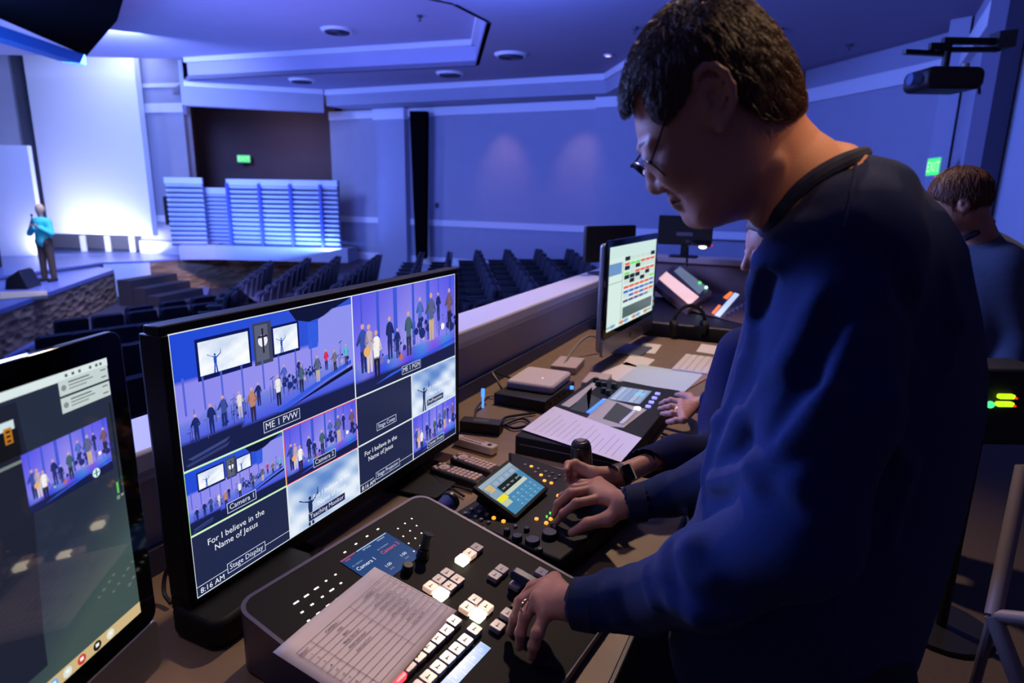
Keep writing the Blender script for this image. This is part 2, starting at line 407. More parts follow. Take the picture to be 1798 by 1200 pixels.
# far wall with chair rail, crown and soffit
xs = [ony(p, 300, YW).x for p in (585, 670, 720, 748, 1050, 1102)]
struct('wall_far', MB().prism([(xs[0]-.05, YW), (xs[4], YW), (xs[4], YW+.2), (xs[0]-.05, YW+.2)], -1.6, 3.78), M_wall)
struct('wall_far_pilaster', MB().prism([(xs[1], YW-.25), (xs[2], YW-.25), (xs[2], YW), (xs[1], YW)], -1.6, 3.78), M_wall)
struct('wall_far_right', MB().prism([(xs[4], YW-.35), (xs[5]-.1, YW-.35), (-.7, 16.2), (-.7, 16.4), (xs[4], YW+.2)], -1.2, 3.78), M_wall)
struct('trim_1', MB().prism([(xs[0], YW-.04), (xs[4], YW-.04), (xs[4], YW), (xs[0], YW)], .50, .68), M_trim, bevel=.01)
struct('trim_2', MB().prism([(xs[0], YW-.10), (xs[4], YW-.10), (xs[4], YW), (xs[0], YW)], 3.52, 3.76)
       .prism([(xs[1]-.04, YW-.32), (xs[2]+.04, YW-.32), (xs[2]+.04, YW), (xs[1]-.04, YW)], 3.45, 3.76), M_trim, bevel=.02)
struct('trim_3', MB().prism([(xs[4], YW-.45), (-3.6, YW-.45), (-3.6, YW-.3), (xs[4], YW-.3)], 3.52, 3.76)
       .prism([(xs[4], YW-.40), (-.7, YW-.1), (-.7, YW), (xs[4], YW-.3)], .50, .68), M_trim)
struct('trim_4', MB().prism([(xs[0], YW-.03), (xs[4], YW-.03), (xs[4], YW), (xs[0], YW)], -.62, -.40), M_trim)
# small wall piece hung under the soffit
curt = MB(); zz = []
L = [ony(719, 195, YW-.5), ony(748, 195, YW-.5), ony(746, 455, YW-.5), ony(730, 455, YW-.5)]
curt.add([(p.x, p.y, p.z) for p in L]+[(p.x, p.y+.15, p.z) for p in L], [(0, 1, 2, 3), (7, 6, 5, 4), (0, 4, 5, 1), (1, 5, 6, 2), (2, 6, 7, 3), (3, 7, 4, 0)])
tag(curt.build('wall_banner', M_black), 'tall narrow black banner hanging on the far wall beside the pilaster', 'banner')
# ceiling
tr = [(-15.2, 12.24), (-7.26, 13.18), (-5.3, 10.0), (-5.3, 8.9), (-7.6, 4.6), (-7.6, -3)]
cA = at(300, 300, 22.5); cB = at(328, 300, 17.75); cC = at(-160, 300, 17.4)
struct('ceiling', MB().prism([(cA.x, cA.y)]+tr+[(9, -3), (9, 19), (-13, 19)], 4.2, 4.3), M_ceil)
struct('ceiling_tray', MB().prism([(-26, -3), (9, -3), (9, 19), (-13, 22), (cB.x+.1, cB.y+4), (cB.x, cB.y), (cC.x, cC.y)], 4.72, 4.8), M_tray)
struct('ceiling_stage', MB().prism([(-34, 0), (-12, 0), (-12, 24), (-34, 24)], 6.6, 6.7), M_black)
fz = MB()
for i in range(len(tr)-1): vwall(fz, tr[i], tr[i+1], 4.2, 4.72, .08, 1)
struct('ceiling_tray_fascia', fz, M_tray)
cz = MB()
for i in range(len(tr)-1): vwall(cz, tr[i], tr[i+1], 4.6, 4.72, .10, -1)
struct('trim_5', cz, M_trim)
so = [(-13.0, 14.9), (-4.9, 15.17), (-3.71, 13.37), (-2.4, 12.2)]
struct('soffit', MB().prism(so+[(-2.4, 17), (-13, 17)], 3.78, 4.2), M_wall)
sz = MB()
for i in range(len(so)-1): vwall(sz, so[i], so[i+1], 4.06, 4.2, .08, -1)
struct('trim_6', sz, M_trim)
# slanted wall at the right, behind the man's back
rw = [(-.7, 16.3), (1.21, 13.86), (1.75, 13.1)]
e1 = at(1745, 200, 7.2); e2 = at(1860, 300, 5.2)
rwm = MB(); pts = rw+[(e1.x, e1.y)]
for i in range(len(pts)-1): vwall(rwm, pts[i], pts[i+1], -1, 4.2, .15, 1)
struct('wall_right', rwm, M_wall)
crm = MB()
for i in range(len(pts)-1): vwall(crm, pts[i], pts[i+1], 3.5, 3.78, .10, -1)
struct('trim_7', crm, M_trim)
q0 = at(1640, 300, 11.0)
struct('wall_right_pilaster', MB().prism([(q0.x-.15, q0.y-.4), (q0.x+.1, q0.y-.55), (q0.x+.25, q0.y), (q0.x, q0.y+.2)], -.8, 4.2), M_wall)
c0 = at(1722, 290, 6.9); c1 = at(1757, 290, 6.9)
struct('column_right', MB().prism([(c0.x, c0.y), (c1.x, c1.y), (c1.x-.1, c1.y+.35), (c0.x-.1, c0.y+.35)], 0, 4.2), mat('column_paint', (88, 86, 108), .85))
r0 = at(1757, 290, 6.95); r1 = at(1900, 290, 5.6)
struct('wall_right_near', vwall(MB(), (r0.x, r0.y), (r1.x, r1.y), 0, 4.2, .15, 1), M_wall)
# recess with the exit sign
def vz(px, py, d): return at(px, py, d).z
def xy(px, d): p = at(px, 300, d); return (p.x, p.y)
ZS = -.62
A = xy(234, 20.8); B = xy(338, 20.3); Cc = xy(350, 23.0); Dd = xy(600, 22.0)
struct('wall_stage_side', vwall(MB(), A, B, ZS-.2, 6.6, .15, 1), M_wall)
rec = MB(); vwall(rec, B, Cc, -1.6, 4.2, .1, 1); vwall(rec, Cc, Dd, -1.6, 4.2, .1, 1); vwall(rec, Dd, (xs[0], YW+.2), -1.6, 4.2, .1, 1)
struct('wall_recess', rec, M_recess_shade)
H0 = xy(338, 17.9); H1 = xy(574, 18.95); za = vz(338, 185, 17.9); zb2 = vz(574, 196, 18.95)
hd = MB(); vwall(hd, H0, H1, min(za, zb2), 4.25, .3, 1); vwall(hd, H0, B, min(za, zb2), 6.6, .1, 1)
struct('wall_recess_header', hd, M_wall)
tm = MB()
vwall(tm, A, B, vz(290, 198, 20.5), vz(290, 182, 20.5), .06, -1); vwall(tm, A, B, vz(290, 154, 20.5), vz(290, 147, 20.5), .06, -1); vwall(tm, H0, H1, 4.08, 4.2, .06, -1)
struct('trim_8', tm, M_trim)
# stage: tall uplit panel, wing panels
P0, P1 = xy(70, 20.6), xy(256, 20.2)
struct('wall_stage_panel', vwall(MB(), P0, P1, vz(170, 412, 20.4), 6.4, .25, 1), M_stagew)
struct('wall_stage_back', vwall(MB(), xy(-80, 22.5), xy(300, 21.6), ZS-.2, 6.6, .2, 1), M_wall)
struct('wall_stage_wing', vwall(MB(), xy(-60, 19.2), xy(54, 19.4), ZS, vz(30, 255, 19.3), .2, 1), M_stagew)
struct('wall_stage_wing_upper', vwall(MB(), xy(-60, 20.3), xy(44, 20.8), vz(20, 258, 20.4), 6.6, .2, 1), M_wall)
tl = MB()
for px in (128, 172, 216): vwall(tl, xy(px-5, 20.9), xy(px+5, 20.9), vz(170, 442, 20.9), vz(170, 414, 20.9), .05, 1)
struct('trim_9', tl, M_trim)
tb2 = MB(); vwall(tb2, A, B, vz(270, 447, 20.6), vz(270, 424, 20.6), .10, -1); vwall(tb2, A, B, vz(270, 389, 20.6), vz(270, 378, 20.6), .05, -1)
struct('trim_10', tb2, M_trim)
# black ceiling cloud over the stage with its drop edge, the blue light put into its colour
k = [onz(-60, 5, 4.1), onz(0, 33, 4.1), onz(152, 99, 4.1), onz(206, 36, 4.1), onz(222, -20, 4.1), onz(222, -160, 4.1), onz(-80, -160, 4.1)]
struct('ceiling_cloud', MB().prism([(p.x, p.y) for p in k], 4.1, 4.45), M_black)
k2 = [onz(-60, 30, 4.05), onz(0, 50, 4.05), onz(150, 101, 4.05)]
hb = MB(); zb = onp(130, 114, k2[2], Vector((FH.x, FH.y, 0))).z
vwall(hb, (k2[0].x, k2[0].y), (k2[2].x, k2[2].y), zb, 4.1, .3, 1)
struct('ceiling_stage_header', hb, mat('blue_lit_header', (60, 120, 200), .7))
# stage platforms
s = [onz(-80, 590, -.75), onz(0, 548, -.75), onz(82, 518, -.75), onz(200, 476, -.75), onz(150, 466, -.75)]
sp = [(p.x, p.y) for p in s]
struct('stage_platform', MB().prism(sp+[(-21, 11), (-26, 7)], -.80, -.71), M_floorS)
ins = [(p[0]-.06, p[1]+.04) for p in sp]
struct('stage_front', MB().prism(ins+[(-20.6, 11), (-25.6, 7.1)], -1.9, -.8), M_stone)
dk_ = [onz(-80, 497, ZS), onz(100, 472, ZS), onz(181, 461, ZS), onz(262, 458, ZS), onz(345, 452, ZS), onz(434, 446, ZS)]
dp = [(p.x, p.y) for p in dk_]
struct('stage_deck', MB().prism(dp+[(-11.5, 17.0), (-14, 24), (-32, 24), (-32, 8)], ZS-.06, ZS), M_floorS)
rz_ = MB(); vwall(rz_, dp[0], dp[2], -.80, ZS-.05, .1, 1); struct('stage_riser', rz_, mat('riser_brown', (88, 66, 54), .8))
struct('stage_ramp_wall', vwall(MB(), dp[2], dp[3], -1.75, ZS-.05, .15, 1), M_stagew)
pw = MB(); vwall(pw, dp[3], dp[4], -1.75, ZS-.04, .3, 1); vwall(pw, dp[4], dp[5], -1.75, ZS-.04, .3, 1); vwall(pw, dp[5], (-11.5, 17.0), -1.75, ZS-.04, .3, 1)
struct('stone_planter_wall', pw, M_stone)
st = MB()
a = onz(203, 480, -.75)
for i in range(4):
    z = -.75-.2*(i+1); o = Vector((.36*i, .12*i, 0)); st.prism([(a.x+o.x, a.y+o.y), (a.x+o.x+.42, a.y+o.y+.1), (a.x+o.x+.12, a.y+o.y+1.7), (a.x+o.x-.3, a.y+o.y+1.6)], -1.9, z+.02)
struct('stage_steps', st, mat('dark_step_carpet', (50, 42, 46), .9))
fl = [onz(228, 528, -1.58), onz(225, 500, -1.58), onz(275, 493, -1.58), onz(372, 494, -1.58), onz(362, 528, -1.58)]
struct('floor_front', MB().prism([(p.x, p.y) for p in fl], -1.75, -1.55), M_floorS)
bl = [onz(5, 618, -1.58), onz(60, 594, -1.58), onz(64, 606, -1.58), onz(8, 632, -1.58)]
struct('floor_front_strip', MB().prism([(p.x, p.y) for p in bl], -1.7, -1.56), M_floorS)

# louvred screens beside the stage, glowing blue from below
M_louv = mat('louvre_white', (190, 195, 215), .5)
def louvre(name, pxa, da, pxb, db, ytop, ybot, label, dividers, group=None):
    a = at(pxa, ybot, da); b = at(pxb, ybot, db); t = at((pxa+pxb)/2, ytop, (da+db)/2)
    d = Vector((b.x-a.x, b.y-a.y, 0)); Lw = d.length; z0 = (a.z+b.z)/2
    r = thing(name, label, 'screen', (a.x, a.y, z0), math.atan2(d.y, d.x), group)
    Hh = t.z-z0
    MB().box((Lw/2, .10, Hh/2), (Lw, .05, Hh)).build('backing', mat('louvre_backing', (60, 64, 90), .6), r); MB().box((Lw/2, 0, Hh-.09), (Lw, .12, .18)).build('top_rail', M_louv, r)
    n = 13
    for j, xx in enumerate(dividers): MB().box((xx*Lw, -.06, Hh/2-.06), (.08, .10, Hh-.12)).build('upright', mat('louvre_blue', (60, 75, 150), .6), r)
    sl = MB()
    for i in range(n): sl.box((0, 0, 0), (Lw-.04, .12, .03), M=Matrix.Translation((Lw/2, .01, .08+(Hh-.32)*i/(n-1))) @ Matrix.Rotation(-.6, 4, 'X'))
    sl.build('slats', M_louv, r)
    return r
LD = 19.0
louvre('louvred_screen', 301, LD+.2, 366, LD+.4, 312, 432, 'narrow white louvred screen nearest the bright stage panel', [])
louvre('louvred_screen', 366, LD+.8, 414, LD+.7, 330, 432, 'short shaded louvred screen set back between its two neighbours', [0.02])
louvre('louvred_screen', 408, LD+.3, 598, LD, 316, 432, 'wide blue-lit louvred screen with three divisions beside the seats', [.01, .30, .58, .85])
pl = MB(); q_ = [xy(300, LD), xy(366, LD+.2), xy(604, LD-.15)]
for i in (0, 1): vwall(pl, q_[i], q_[i+1], ZS, vz(450, 433, LD+.1), .9, 1)
struct('louvre_plinth', pl, M_wall)
# exit signs
def exit_sign(o, rz, s, label):
    r = thing('exit_sign', label, 'exit sign', o, rz)
    MB().rbox((0, 0, 0), (.34*s, .05, .2*s), .01, 'y').build('housing', mat('sign_housing', (190, 200, 190), .5), r)
    c = Canvas(.0004); c.sub(-.16*s, -.09*s, .16*s, .09*s); c.rect(0, 0, 1, 1, (70, 255, 140)); c.lay(1); c.text('EXIT', .5, .2, .11*s, (210, 255, 225), center=True)
    c.v = [(x, y-.027, z) for x, y, z in c.v]
    c.build('sign_face', screen_mat('exit_glow', .4, 1.0), r, colors=True)
e = at(428, 279, 22.2); exit_sign(e, YAW+.35, 1.2, 'green glowing exit sign on the dark recess wall left of centre')
e = at(1642, 293, 9.5); exit_sign(e, YAW-1.75, 1.3, 'green glowing exit sign above the far right operator')
tag(MB().cyl(at(1645, 307, 9.5), at(1645, 307, 9.5)+Vector((0, .03, 0)), .035).build('indicator_lamp', mat('red_lamp', (200, 40, 60), .4, emit=(230, 40, 90), estr=1)), 'small red lamp under the exit sign at right', 'lamp')
# ceiling vents and downlights
for px, py, z, lb in ((592, 52, 4.72, 'round ceiling vent above the tray, left of centre'), (897, 95, 4.2, 'round ceiling vent right of the tray corner'),
                      (530, 140, 4.2, 'small round ceiling vent near the recess header'), (790, 128, 4.2, 'round ceiling vent just behind the tray edge')):
    p = onz(px, py, z)
    r = thing('ceiling_vent', lb, 'vent', (p.x, p.y, z))
    MB().cyl((0, 0, 0), (0, 0, -.05), .34, .30, 28).build('rim', M_trim, r)
    mbv = MB()
    for q in range(3): mbv.tube([((.24-.07*q)*math.cos(t), (.24-.07*q)*math.sin(t), -.06) for t in [2*PI*i/24 for i in range(24)]], .014, 6, True)
    mbv.build('louvre_rings', mat('vent_dark', (45, 45, 60), .6), r)
    MB().cyl((0, 0, -.048), (0, 0, -.056), .26, .26, 28).build('grille', mat('vent_dark', (45, 45, 60), .6), r)
p = onz(1068, 95, 4.2)
r = thing('downlight', 'small warm recessed ceiling light left of the man\'s forehead', 'ceiling light', (p.x, p.y, 4.19))
MB().cyl((0, 0, 0), (0, 0, -.03), .09).build('rim', M_trim, r)
MB().cyl((0, 0, -.03), (0, 0, -.035), .05).build('bulb', mat('warm_bulb', (255, 220, 190), .4, emit=(255, 225, 200), estr=1.2), r)
for px, py, lb in ((1115, 48, 'tiny dark ceiling sprinkler above the man\'s forehead'), (737, 27, 'tiny dark ceiling sprinkler inside the tray'), (1370, 50, 'small dark ceiling speaker behind the man\'s hair'), (1492, 78, 'tiny dark ceiling sprinkler between man and projector')):
    z = 4.72 if px == 737 else 4.2; p = onz(px, py, z)
    tag(MB().cyl((p.x, p.y, z), (p.x, p.y, z-.04), .06, .045).cyl((p.x, p.y, z-.04), (p.x, p.y, z-.09), .012).cyl((p.x, p.y, z-.09), (p.x, p.y, z-.1), .03).build('ceiling_sprinkler', mat('vent_dark', (45, 45, 60), .6)), lb, 'sprinkler')
# wall thermostat dot
p = ony(767, 361, YW-.03)
tag(MB().rbox(p, (.1, .03, .14), .02, 'y').build('wall_thermostat', mat('vent_dark', (45, 45, 60), .6)), 'small dark thermostat on the far wall right of the black banner', 'thermostat')
# slim loudspeaker on the stage wall
p = at(294, 370, 20.1); q = at(291, 345, 20.1); q2 = at(296, 395, 20.1)
r = thing('column_speaker', 'slim black column loudspeaker left of the louvred screens', 'loudspeaker', (p.x, p.y, q2.z), YAW)
MB().rbox((0, 0, (q.z-q2.z)/2), (.15, .14, q.z-q2.z), .03, 'z').build('cabinet', mat('black_plastic', (14, 14, 17), .5), r, bevel=.008)
MB().rbox((0, -.063, (q.z-q2.z)/2), (.09, .01, (q.z-q2.z)*.92), .02, 'y').build('grille', mat('speaker_grille', (30, 22, 26), .8), r)
MB().cyl((0, .06, (q.z-q2.z)*.5), (0, .25, (q.z-q2.z)*.5), .02).build('bracket', mat('black_plastic', (14, 14, 17), .5), r)

# projector hanging at the right
pc = at(1655, 142, 5.6); top = at(1662, 72, 5.6); wallp = at(1735, 70, 5.75)
M_blk = mat('black_plastic', (14, 14, 17), .5)
r = thing('projector', 'dark projector hanging from a wall arm beside the right column', 'projector', pc, YAW)
s_ = 5.6/FPX
MB().rbox((0, 0, 0), (92*s_, .34, 34*s_), .06, 'y').build('body', mat('projector_body', (30, 20, 24), .5), r, bevel=.02)
MB().cyl((-46*s_, -.05, -.0), (-60*s_, -.05, -.0), .05, .045).build('lens', mat('lens_glass', (90, 110, 150), .1), r)
MB().cyl((20*s_, -.1, 17*s_), (20*s_, -.1, 17*s_+.03), .03).build('knob', mat('knob_grey', (150, 150, 140), .4), r)
MB().cyl((0, 0, 17*s_), (.0, 0, (top.z-pc.z)), .03).build('drop_pole', M_blk, r)
MB().box((-.18, 0, .21), (.38, .05, .035), rz=.15).box((.17, 0, .24), (.46, .05, .035), rz=-.1).box((-.1, -.05, .25), (.16, .04, .05)).build('mounting_plate', M_blk, r)
MB().box((.20, 0, top.z-pc.z), (.50, .05, .05)).prism([(.36, -.06), (.46, -.12), (.46, .12), (.36, .06)], top.z-pc.z-.06, top.z-pc.z+.07).build('wall_arm', M_blk, r)
MB().tube([(48*s_, 0, 0), (58*s_, 0, .0), (62*s_, 0, -.05), (64*s_, 0, -.1)], .012).build('cable', M_blk, r)

# ================================================================ STAGE PEOPLE AND THINGS
M_skin = mat('skin', (196, 142, 118), .5, noise=.15, nscale=30, bump=.15, bscale=300, sss=.15)
def small_person(name, base, s, face, shirt, pants, skin, hair, label, shoes=(40, 34, 34)):
    """standing figure, hands up at the microphone; base = feet centre"""
    r = thing('person', label, 'person', base, face)
    sd = SDF((-.45, -.45, -.02), (.45, .45, 1.95), .022)
    sd.ell((0, 0, 1.64), (.085, .075, .115), k=.02).cap((0, 0, 1.40), (0, 0, 1.55), .055, .05, .03)
    for y in (-1, 1):
        sd.cap((0, .18*y, 1.38), (.06, .25*y, 1.12), .045, .04).cap((.06, .25*y, 1.12), (.22, .06*y, 1.28), .037, .028).ell((.24, .05*y, 1.31), (.04, .03, .05))
        sd.cap((0, .09*y, .9), (0, .10*y, .08), .06, .04)
    sd.cap((0, -.1, 1.32), (0, .1, 1.32), .09, .09, .05).cap((0, 0, 1.3), (0, 0, .95), .11, .12, .05)
    V, F = sd.mesh(); np_mesh('body', [(V, F)], skin, r).matrix_parent_inverse = Matrix()
    sd = SDF((-.5, -.5, .8), (.5, .5, 1.6), .022)
    sd.cap((0, -.13, 1.36), (0, .13, 1.36), .105, .105, .05).cap((0, 0, 1.34), (0, 0, .95), .15, .16, .06)
    for y in (-1, 1): sd.cap((0, .17*y, 1.38), (.06, .26*y, 1.12), .07, .062, .03).cap((.06, .26*y, 1.12), (.18, .09*y, 1.25), .06, .048, .03)
    V, F = sd.mesh(); np_mesh('shirt', [(V, F)], shirt, r).matrix_parent_inverse = Matrix()
    sd = SDF((-.3, -.35, .05), (.3, .35, 1.05), .022)
    sd.cap((0, -.06, .93), (0, .06, .93), .135, .135, .04)
    for y in (-1, 1): sd.cap((0, .09*y, .9), (0, .12*y, .1), .095, .062, .03)
    V, F = sd.mesh(); np_mesh('trousers', [(V, F)], pants, r).matrix_parent_inverse = Matrix()
    sd = SDF((-.15, -.15, 1.5), (.15, .15, 1.85), .015)
    sd.ell((-.02, 0, 1.675), (.098, .09, .115)).ell((.1, 0, 1.58), (.08, .09, .1), k=.02, op='s')
    V, F = sd.mesh(); np_mesh('hair', [(V, F)], hair, r).matrix_parent_inverse = Matrix()
    for y in (-1, 1):
        MB().rbox((.06, .12*y, .045), (.27, .095, .09), .04).build('shoe', mat('stage_shoe', shoes, .6), r, bevel=.02)
    for y in (-1,):
        MB().cyl((.27, 0, 1.36), (.24, 0, 1.53), .013).ball((.24, 0, 1.54), .026).build('microphone', M_blk, r)
    r.scale = (s, s, s); return r
ft = onz(88, 494, -.71)
small_person('person', (ft.x, ft.y, -.71), 1.0, -1.2, mat('teal_shirt', (80, 215, 190), .7), mat('brown_trousers', (82, 66, 52), .8), M_skin,
             mat('blond_hair', (226, 170, 110), .7), 'person on the stage in a teal shirt and brown trousers, arms raised')
ft = onz(-6, 475, -.71)
small_person('person', (ft.x, ft.y, -.71), 1.0, -1.4, mat('white_shirt', (225, 225, 215), .7), mat('black_trousers', (26, 24, 30), .8), M_skin,
             mat('dark_hair', (40, 28, 22), .7), 'person in a pale shirt and black trousers at the left edge of the stage')
# wedge monitor on the stage lip
p = onz(42, 505, -.71)
r = thing('stage_monitor', 'black wedge floor monitor at the stage edge', 'floor monitor', (p.x, p.y, -.71), -.9)
MB().add([(-.33, -.22, 0), (.33, -.22, 0), (.33, .22, 0), (-.33, .22, 0), (-.28, -.20, .2), (.28, -.20, .2), (.28, .1, .40), (-.28, .1, .40)],
         [(3, 2, 1, 0), (0, 1, 5, 4), (4, 5, 6, 7), (6, 2, 3, 7), (1, 2, 6, 5), (0, 4, 7, 3)]).build('cabinet', M_blk, r, bevel=.02)
MB().add([(-.25, -.19, .215), (.25, -.19, .215), (.25, .08, .395), (-.25, .08, .395), (-.25, -.20, .23), (.25, -.20, .23), (.25, .07, .41), (-.25, .07, .41)],
         [(4, 5, 6, 7), (0, 1, 5, 4), (1, 2, 6, 5), (2, 3, 7, 6), (3, 0, 4, 7)]).build('grille', mat('speaker_grille', (30, 22, 26), .8), r)
# wooden strip at stage lip
wl = [onz(0, 514, -.70), onz(82, 512, -.70), onz(84, 520, -.70), onz(0, 527, -.70)]
struct('stage_lip', MB().prism([(p.x, p.y) for p in wl], -.75, -.685), mat('pale_wood', (220, 185, 140), .5))

# ================================================================ SEATS
M_seat = mat('seat_fabric', (34, 32, 44), .9, noise=.3, nscale=60)
M_seatsh = mat('seat_shell', (30, 28, 36), .5)
def make_seat():
    r = thing('auditorium_seat', 'seat', 'seat')
    M = Matrix.Rotation(math.radians(-12), 4, 'Y')
    MB().rbox((0, 0, 0), (.09, .50, .50), .06, 'x', M=Matrix.Translation((-.22, 0, .66)) @ M).build('backrest', M_seat, r, bevel=.025)
    MB().rbox((0, 0, 0), (.03, .46, .62), .05, 'x', M=Matrix.Translation((-.285, 0, .60)) @ M).build('back_shell', M_seatsh, r, bevel=.01)
    MB().rbox((.03, 0, .43), (.44, .48, .10), .06, 'z').build('seat', M_seat, r, bevel=.025)
    for y in (-.27, .27):
        MB().box((-.02, y, .33), (.34, .035, .56)).build('side_panel', M_seatsh, r, bevel=.01)
        MB().rbox((0, y, .63), (.36, .05, .035), .015, 'z').build('armrest', M_blk, r, bevel=.008)
    return r
seat0 = make_seat(); seat_kids = [o for o in C.objects if o.parent == seat0]; seat_used = False
ORD = ['first', 'second', 'third', 'fourth', 'fifth', 'sixth', 'seventh', 'eighth', 'ninth', 'tenth', 'eleventh', 'twelfth']
def put_seat(loc, rz, label, group):
    global seat_used
    if not seat_used: c = seat0; seat_used = True
    else:
        c = seat0.copy(); C.objects.link(c)
        for ch in seat_kids:
            d = ch.copy(); C.objects.link(d); d.parent = c
    c.location = loc; c.rotation_euler = (0, 0, rz); c['label'] = label; c['group'] = group
# block by the far wall: rows running away from us, facing left
far_px = [(452, 457), (517, 452), (570, 449), (642, 446), (718, 442), (768, 441), (818, 438), (870, 437), (925, 436), (980, 436)]
near_px = [(372, 512), (428, 512), (498, 504), (560, 498), (690, 488), (752, 486), (838, 500), (905, 496), (975, 500), (1048, 494)]
for i, (a, b) in enumerate(zip(far_px, near_px)):
    a = at(*a, 15.0); b = at(*b, 10.3); d = Vector((b.x-a.x, b.y-a.y, 0)); n = max(3, int(d.length/.58)); d.normalize()
    rz = math.atan2(d.y, d.x)-PI/2   # facing left of the row direction
    for j in range(n):
        t = j/(n-1); z = a.z+(b.z-a.z)*t-.93; p = a.lerp(b, t)
        put_seat((p.x, p.y, z), rz+(0), 'dark auditorium seat, %s from the far wall in the %s row right of the stage' % (ORD[j], ORD[i]), 'auditorium seats by the far wall')
# block nearer the stage steps, seen from behind
def row(px0, py0, d0, px1, py1, d1, n, label, off=0):
    a = at(px0, py0, d0); b = at(px1, py1, d1); d = (b-a); rz = math.atan2(d.y, d.x)+PI/2
    for j in range(n):
        p = a+(b-a)*(j/(n-1)); put_seat((p.x, p.y, p.z-.93), rz, label % ORD[j], 'auditorium seats seen from behind')
row(232, 532, 12.0, 440, 502, 14.0, 5, 'dark seat seen from behind, %s from the stage steps in the front row')
row(116, 553, 10.6, 395, 522, 12.6, 6, 'dark seat seen from behind, %s from the stage in the second row')
row(86, 580, 9.6, 350, 548, 11.3, 6, 'dark seat seen from behind, %s from the left in the third row')
row(40, 622, 8.4, 300, 582, 9.7, 6, 'dark seat seen from behind, %s from the left in the fourth row')
row(212, 650, 7.0, 330, 628, 7.7, 3, 'dark seat between the two nearest screens, %s from the left in the upper row')
row(222, 720, 5.8, 290, 700, 6.2, 2, 'dark seat between the two nearest screens, %s from the left in the lower row')
row(812, 520, 7.0, 1010, 492, 9.0, 4, 'dark seat just beyond the half wall, %s from the big monitor')

# ================================================================ BOOTH: HALF WALL AND DESK
DZ = .74
M_hwall = mat('booth_wall_paint', (172, 162, 160), .8, noise=.1, nscale=6)
M_cap = mat('wall_cap_paint', (190, 186, 198), .55)
M_desk = mat('desk_laminate', (132, 108, 84), .55, noise=.35, nscale=14, bump=.1)
M_deskedge = mat('desk_edge', (30, 28, 34), .5)
XWALL = -1.214
struct('wall_booth', MB().box((XWALL-.06, 2.35, .48), (.12, 5.7, .96)), M_hwall)
struct('trim_11', MB().box((XWALL-.07, 2.35, 1.0), (.20, 5.8, .05)).box((XWALL-.06, 2.35, .965), (.15, 5.7, .03)), M_cap, bevel=.008)
struct('baseboard_booth', MB().box((XWALL+.012, 2.35, DZ+.03), (.02, 5.6, .06)), mat('blue_grey_strip', (70, 72, 96), .6))
struct('wall_booth_end', MB().box((-.2, 5.58, .485), (2.1, .12, .97)), mat('end_wall_paint', (165, 130, 128), .8, noise=.1, nscale=6))
struct('trim_12', MB().box((-.2, 5.56, 1.0), (2.2, .2, .05)), mat('end_cap_paint', (205, 170, 165), .6), bevel=.006)
dk = thing('desk', 'long tan laminate booth desk carrying the screens and control panels', 'desk', (-.72, 1.6, 0))
MB().box((0, 0, DZ-.02), (.97, 4.0, .04)).build('desktop', M_desk, dk, bevel=.004)
MB().box((.487, 0, DZ-.022), (.012, 4.0, .05)).build('edge_band', M_deskedge, dk, bevel=.003)
for y in (-1.9, 0, 1.9): MB().box((-.05, y, (DZ-.04)/2), (.80, .05, DZ-.04)).build('leg', M_deskedge, dk, bevel=.004)

# ================================================================ PICTURES SHOWN ON THE SCREENS
def sky_fn(u, v):
    n = .5+.25*math.sin(7*u+3*v+1)+.2*math.sin(13*v-9*u)+.15*math.sin(21*u+17*v)
    d = math.exp(-((u-.52)**2+(v-.85)**2)*14); k = max(0, min(1, n*.8+.35-d*.9))
    return (95+135*k, 135+105*k, 205+45*k)
def raised_man(c, x, y, h, col=(28, 42, 88)):
    """silhouette with arms spread wide"""
    k = h; a = c.h/c.w
    def q(px, py): return (x+px*k*a, y+py*k)
    for P in ([(-.09, .62), (-.07, .80), (.07, .80), (.09, .62), (.07, .40), (-.07, .40)], [(-.07, .42), (-.12, 0), (-.03, 0), (0, .38)], [(0, .38), (.04, 0), (.13, 0), (.07, .42)],
              [(-.07, .80), (-.42, .93), (-.43, .98), (-.05, .74)], [(.05, .74), (.30, .90), (.34, 1.10), (.36, 1.1), (.35, .88), (.08, .68)]): c.poly([q(*p) for p in P], col)
    X, Y = q(0, .87); c.disc(X, Y, .06*k*a, col, 10)
    return c
def people(c, specs):
    a = c.h/c.w
    for (x, y, h, top, leg) in specs:
        def q(px, py): return (x+px*.72*h*a, y+py*h)
        skin = (210, 165, 150)
        c.poly([q(-.13, .45), q(-.10, 0), q(-.02, 0), q(0, .4), q(.04, 0), q(.12, 0), q(.13, .45)], leg)
        c.poly([q(-.11, .42), q(-.13, .62), q(-.15, .80), q(-.06, .86), (q(.06, .86)), q(.15, .80), q(.13, .58), q(.11, .42)], top)
        w_ = .06*math.sin(37*x); dk2 = tuple(int(v*.8) for v in top)
        c.poly([q(-.15, .80), q(-.26-w_, .60), q(-.20-w_, .58), q(-.10, .72)], dk2); c.poly([q(-.26-w_, .60), q(-.05, .70+w_), q(-.06, .65+w_), q(-.21-w_, .56)], dk2)
        c.poly([q(.15, .80), q(.25, .58), q(.19, .57), q(.10, .72)], dk2); c.poly([q(.25, .60), q(.06, .62-w_), q(.06, .57-w_), q(.20, .56)], dk2)
        X, Y = q(0, .93); c.disc(X, Y, .055*h*a, skin if sum(top) > 150 else (60, 50, 90), 8)
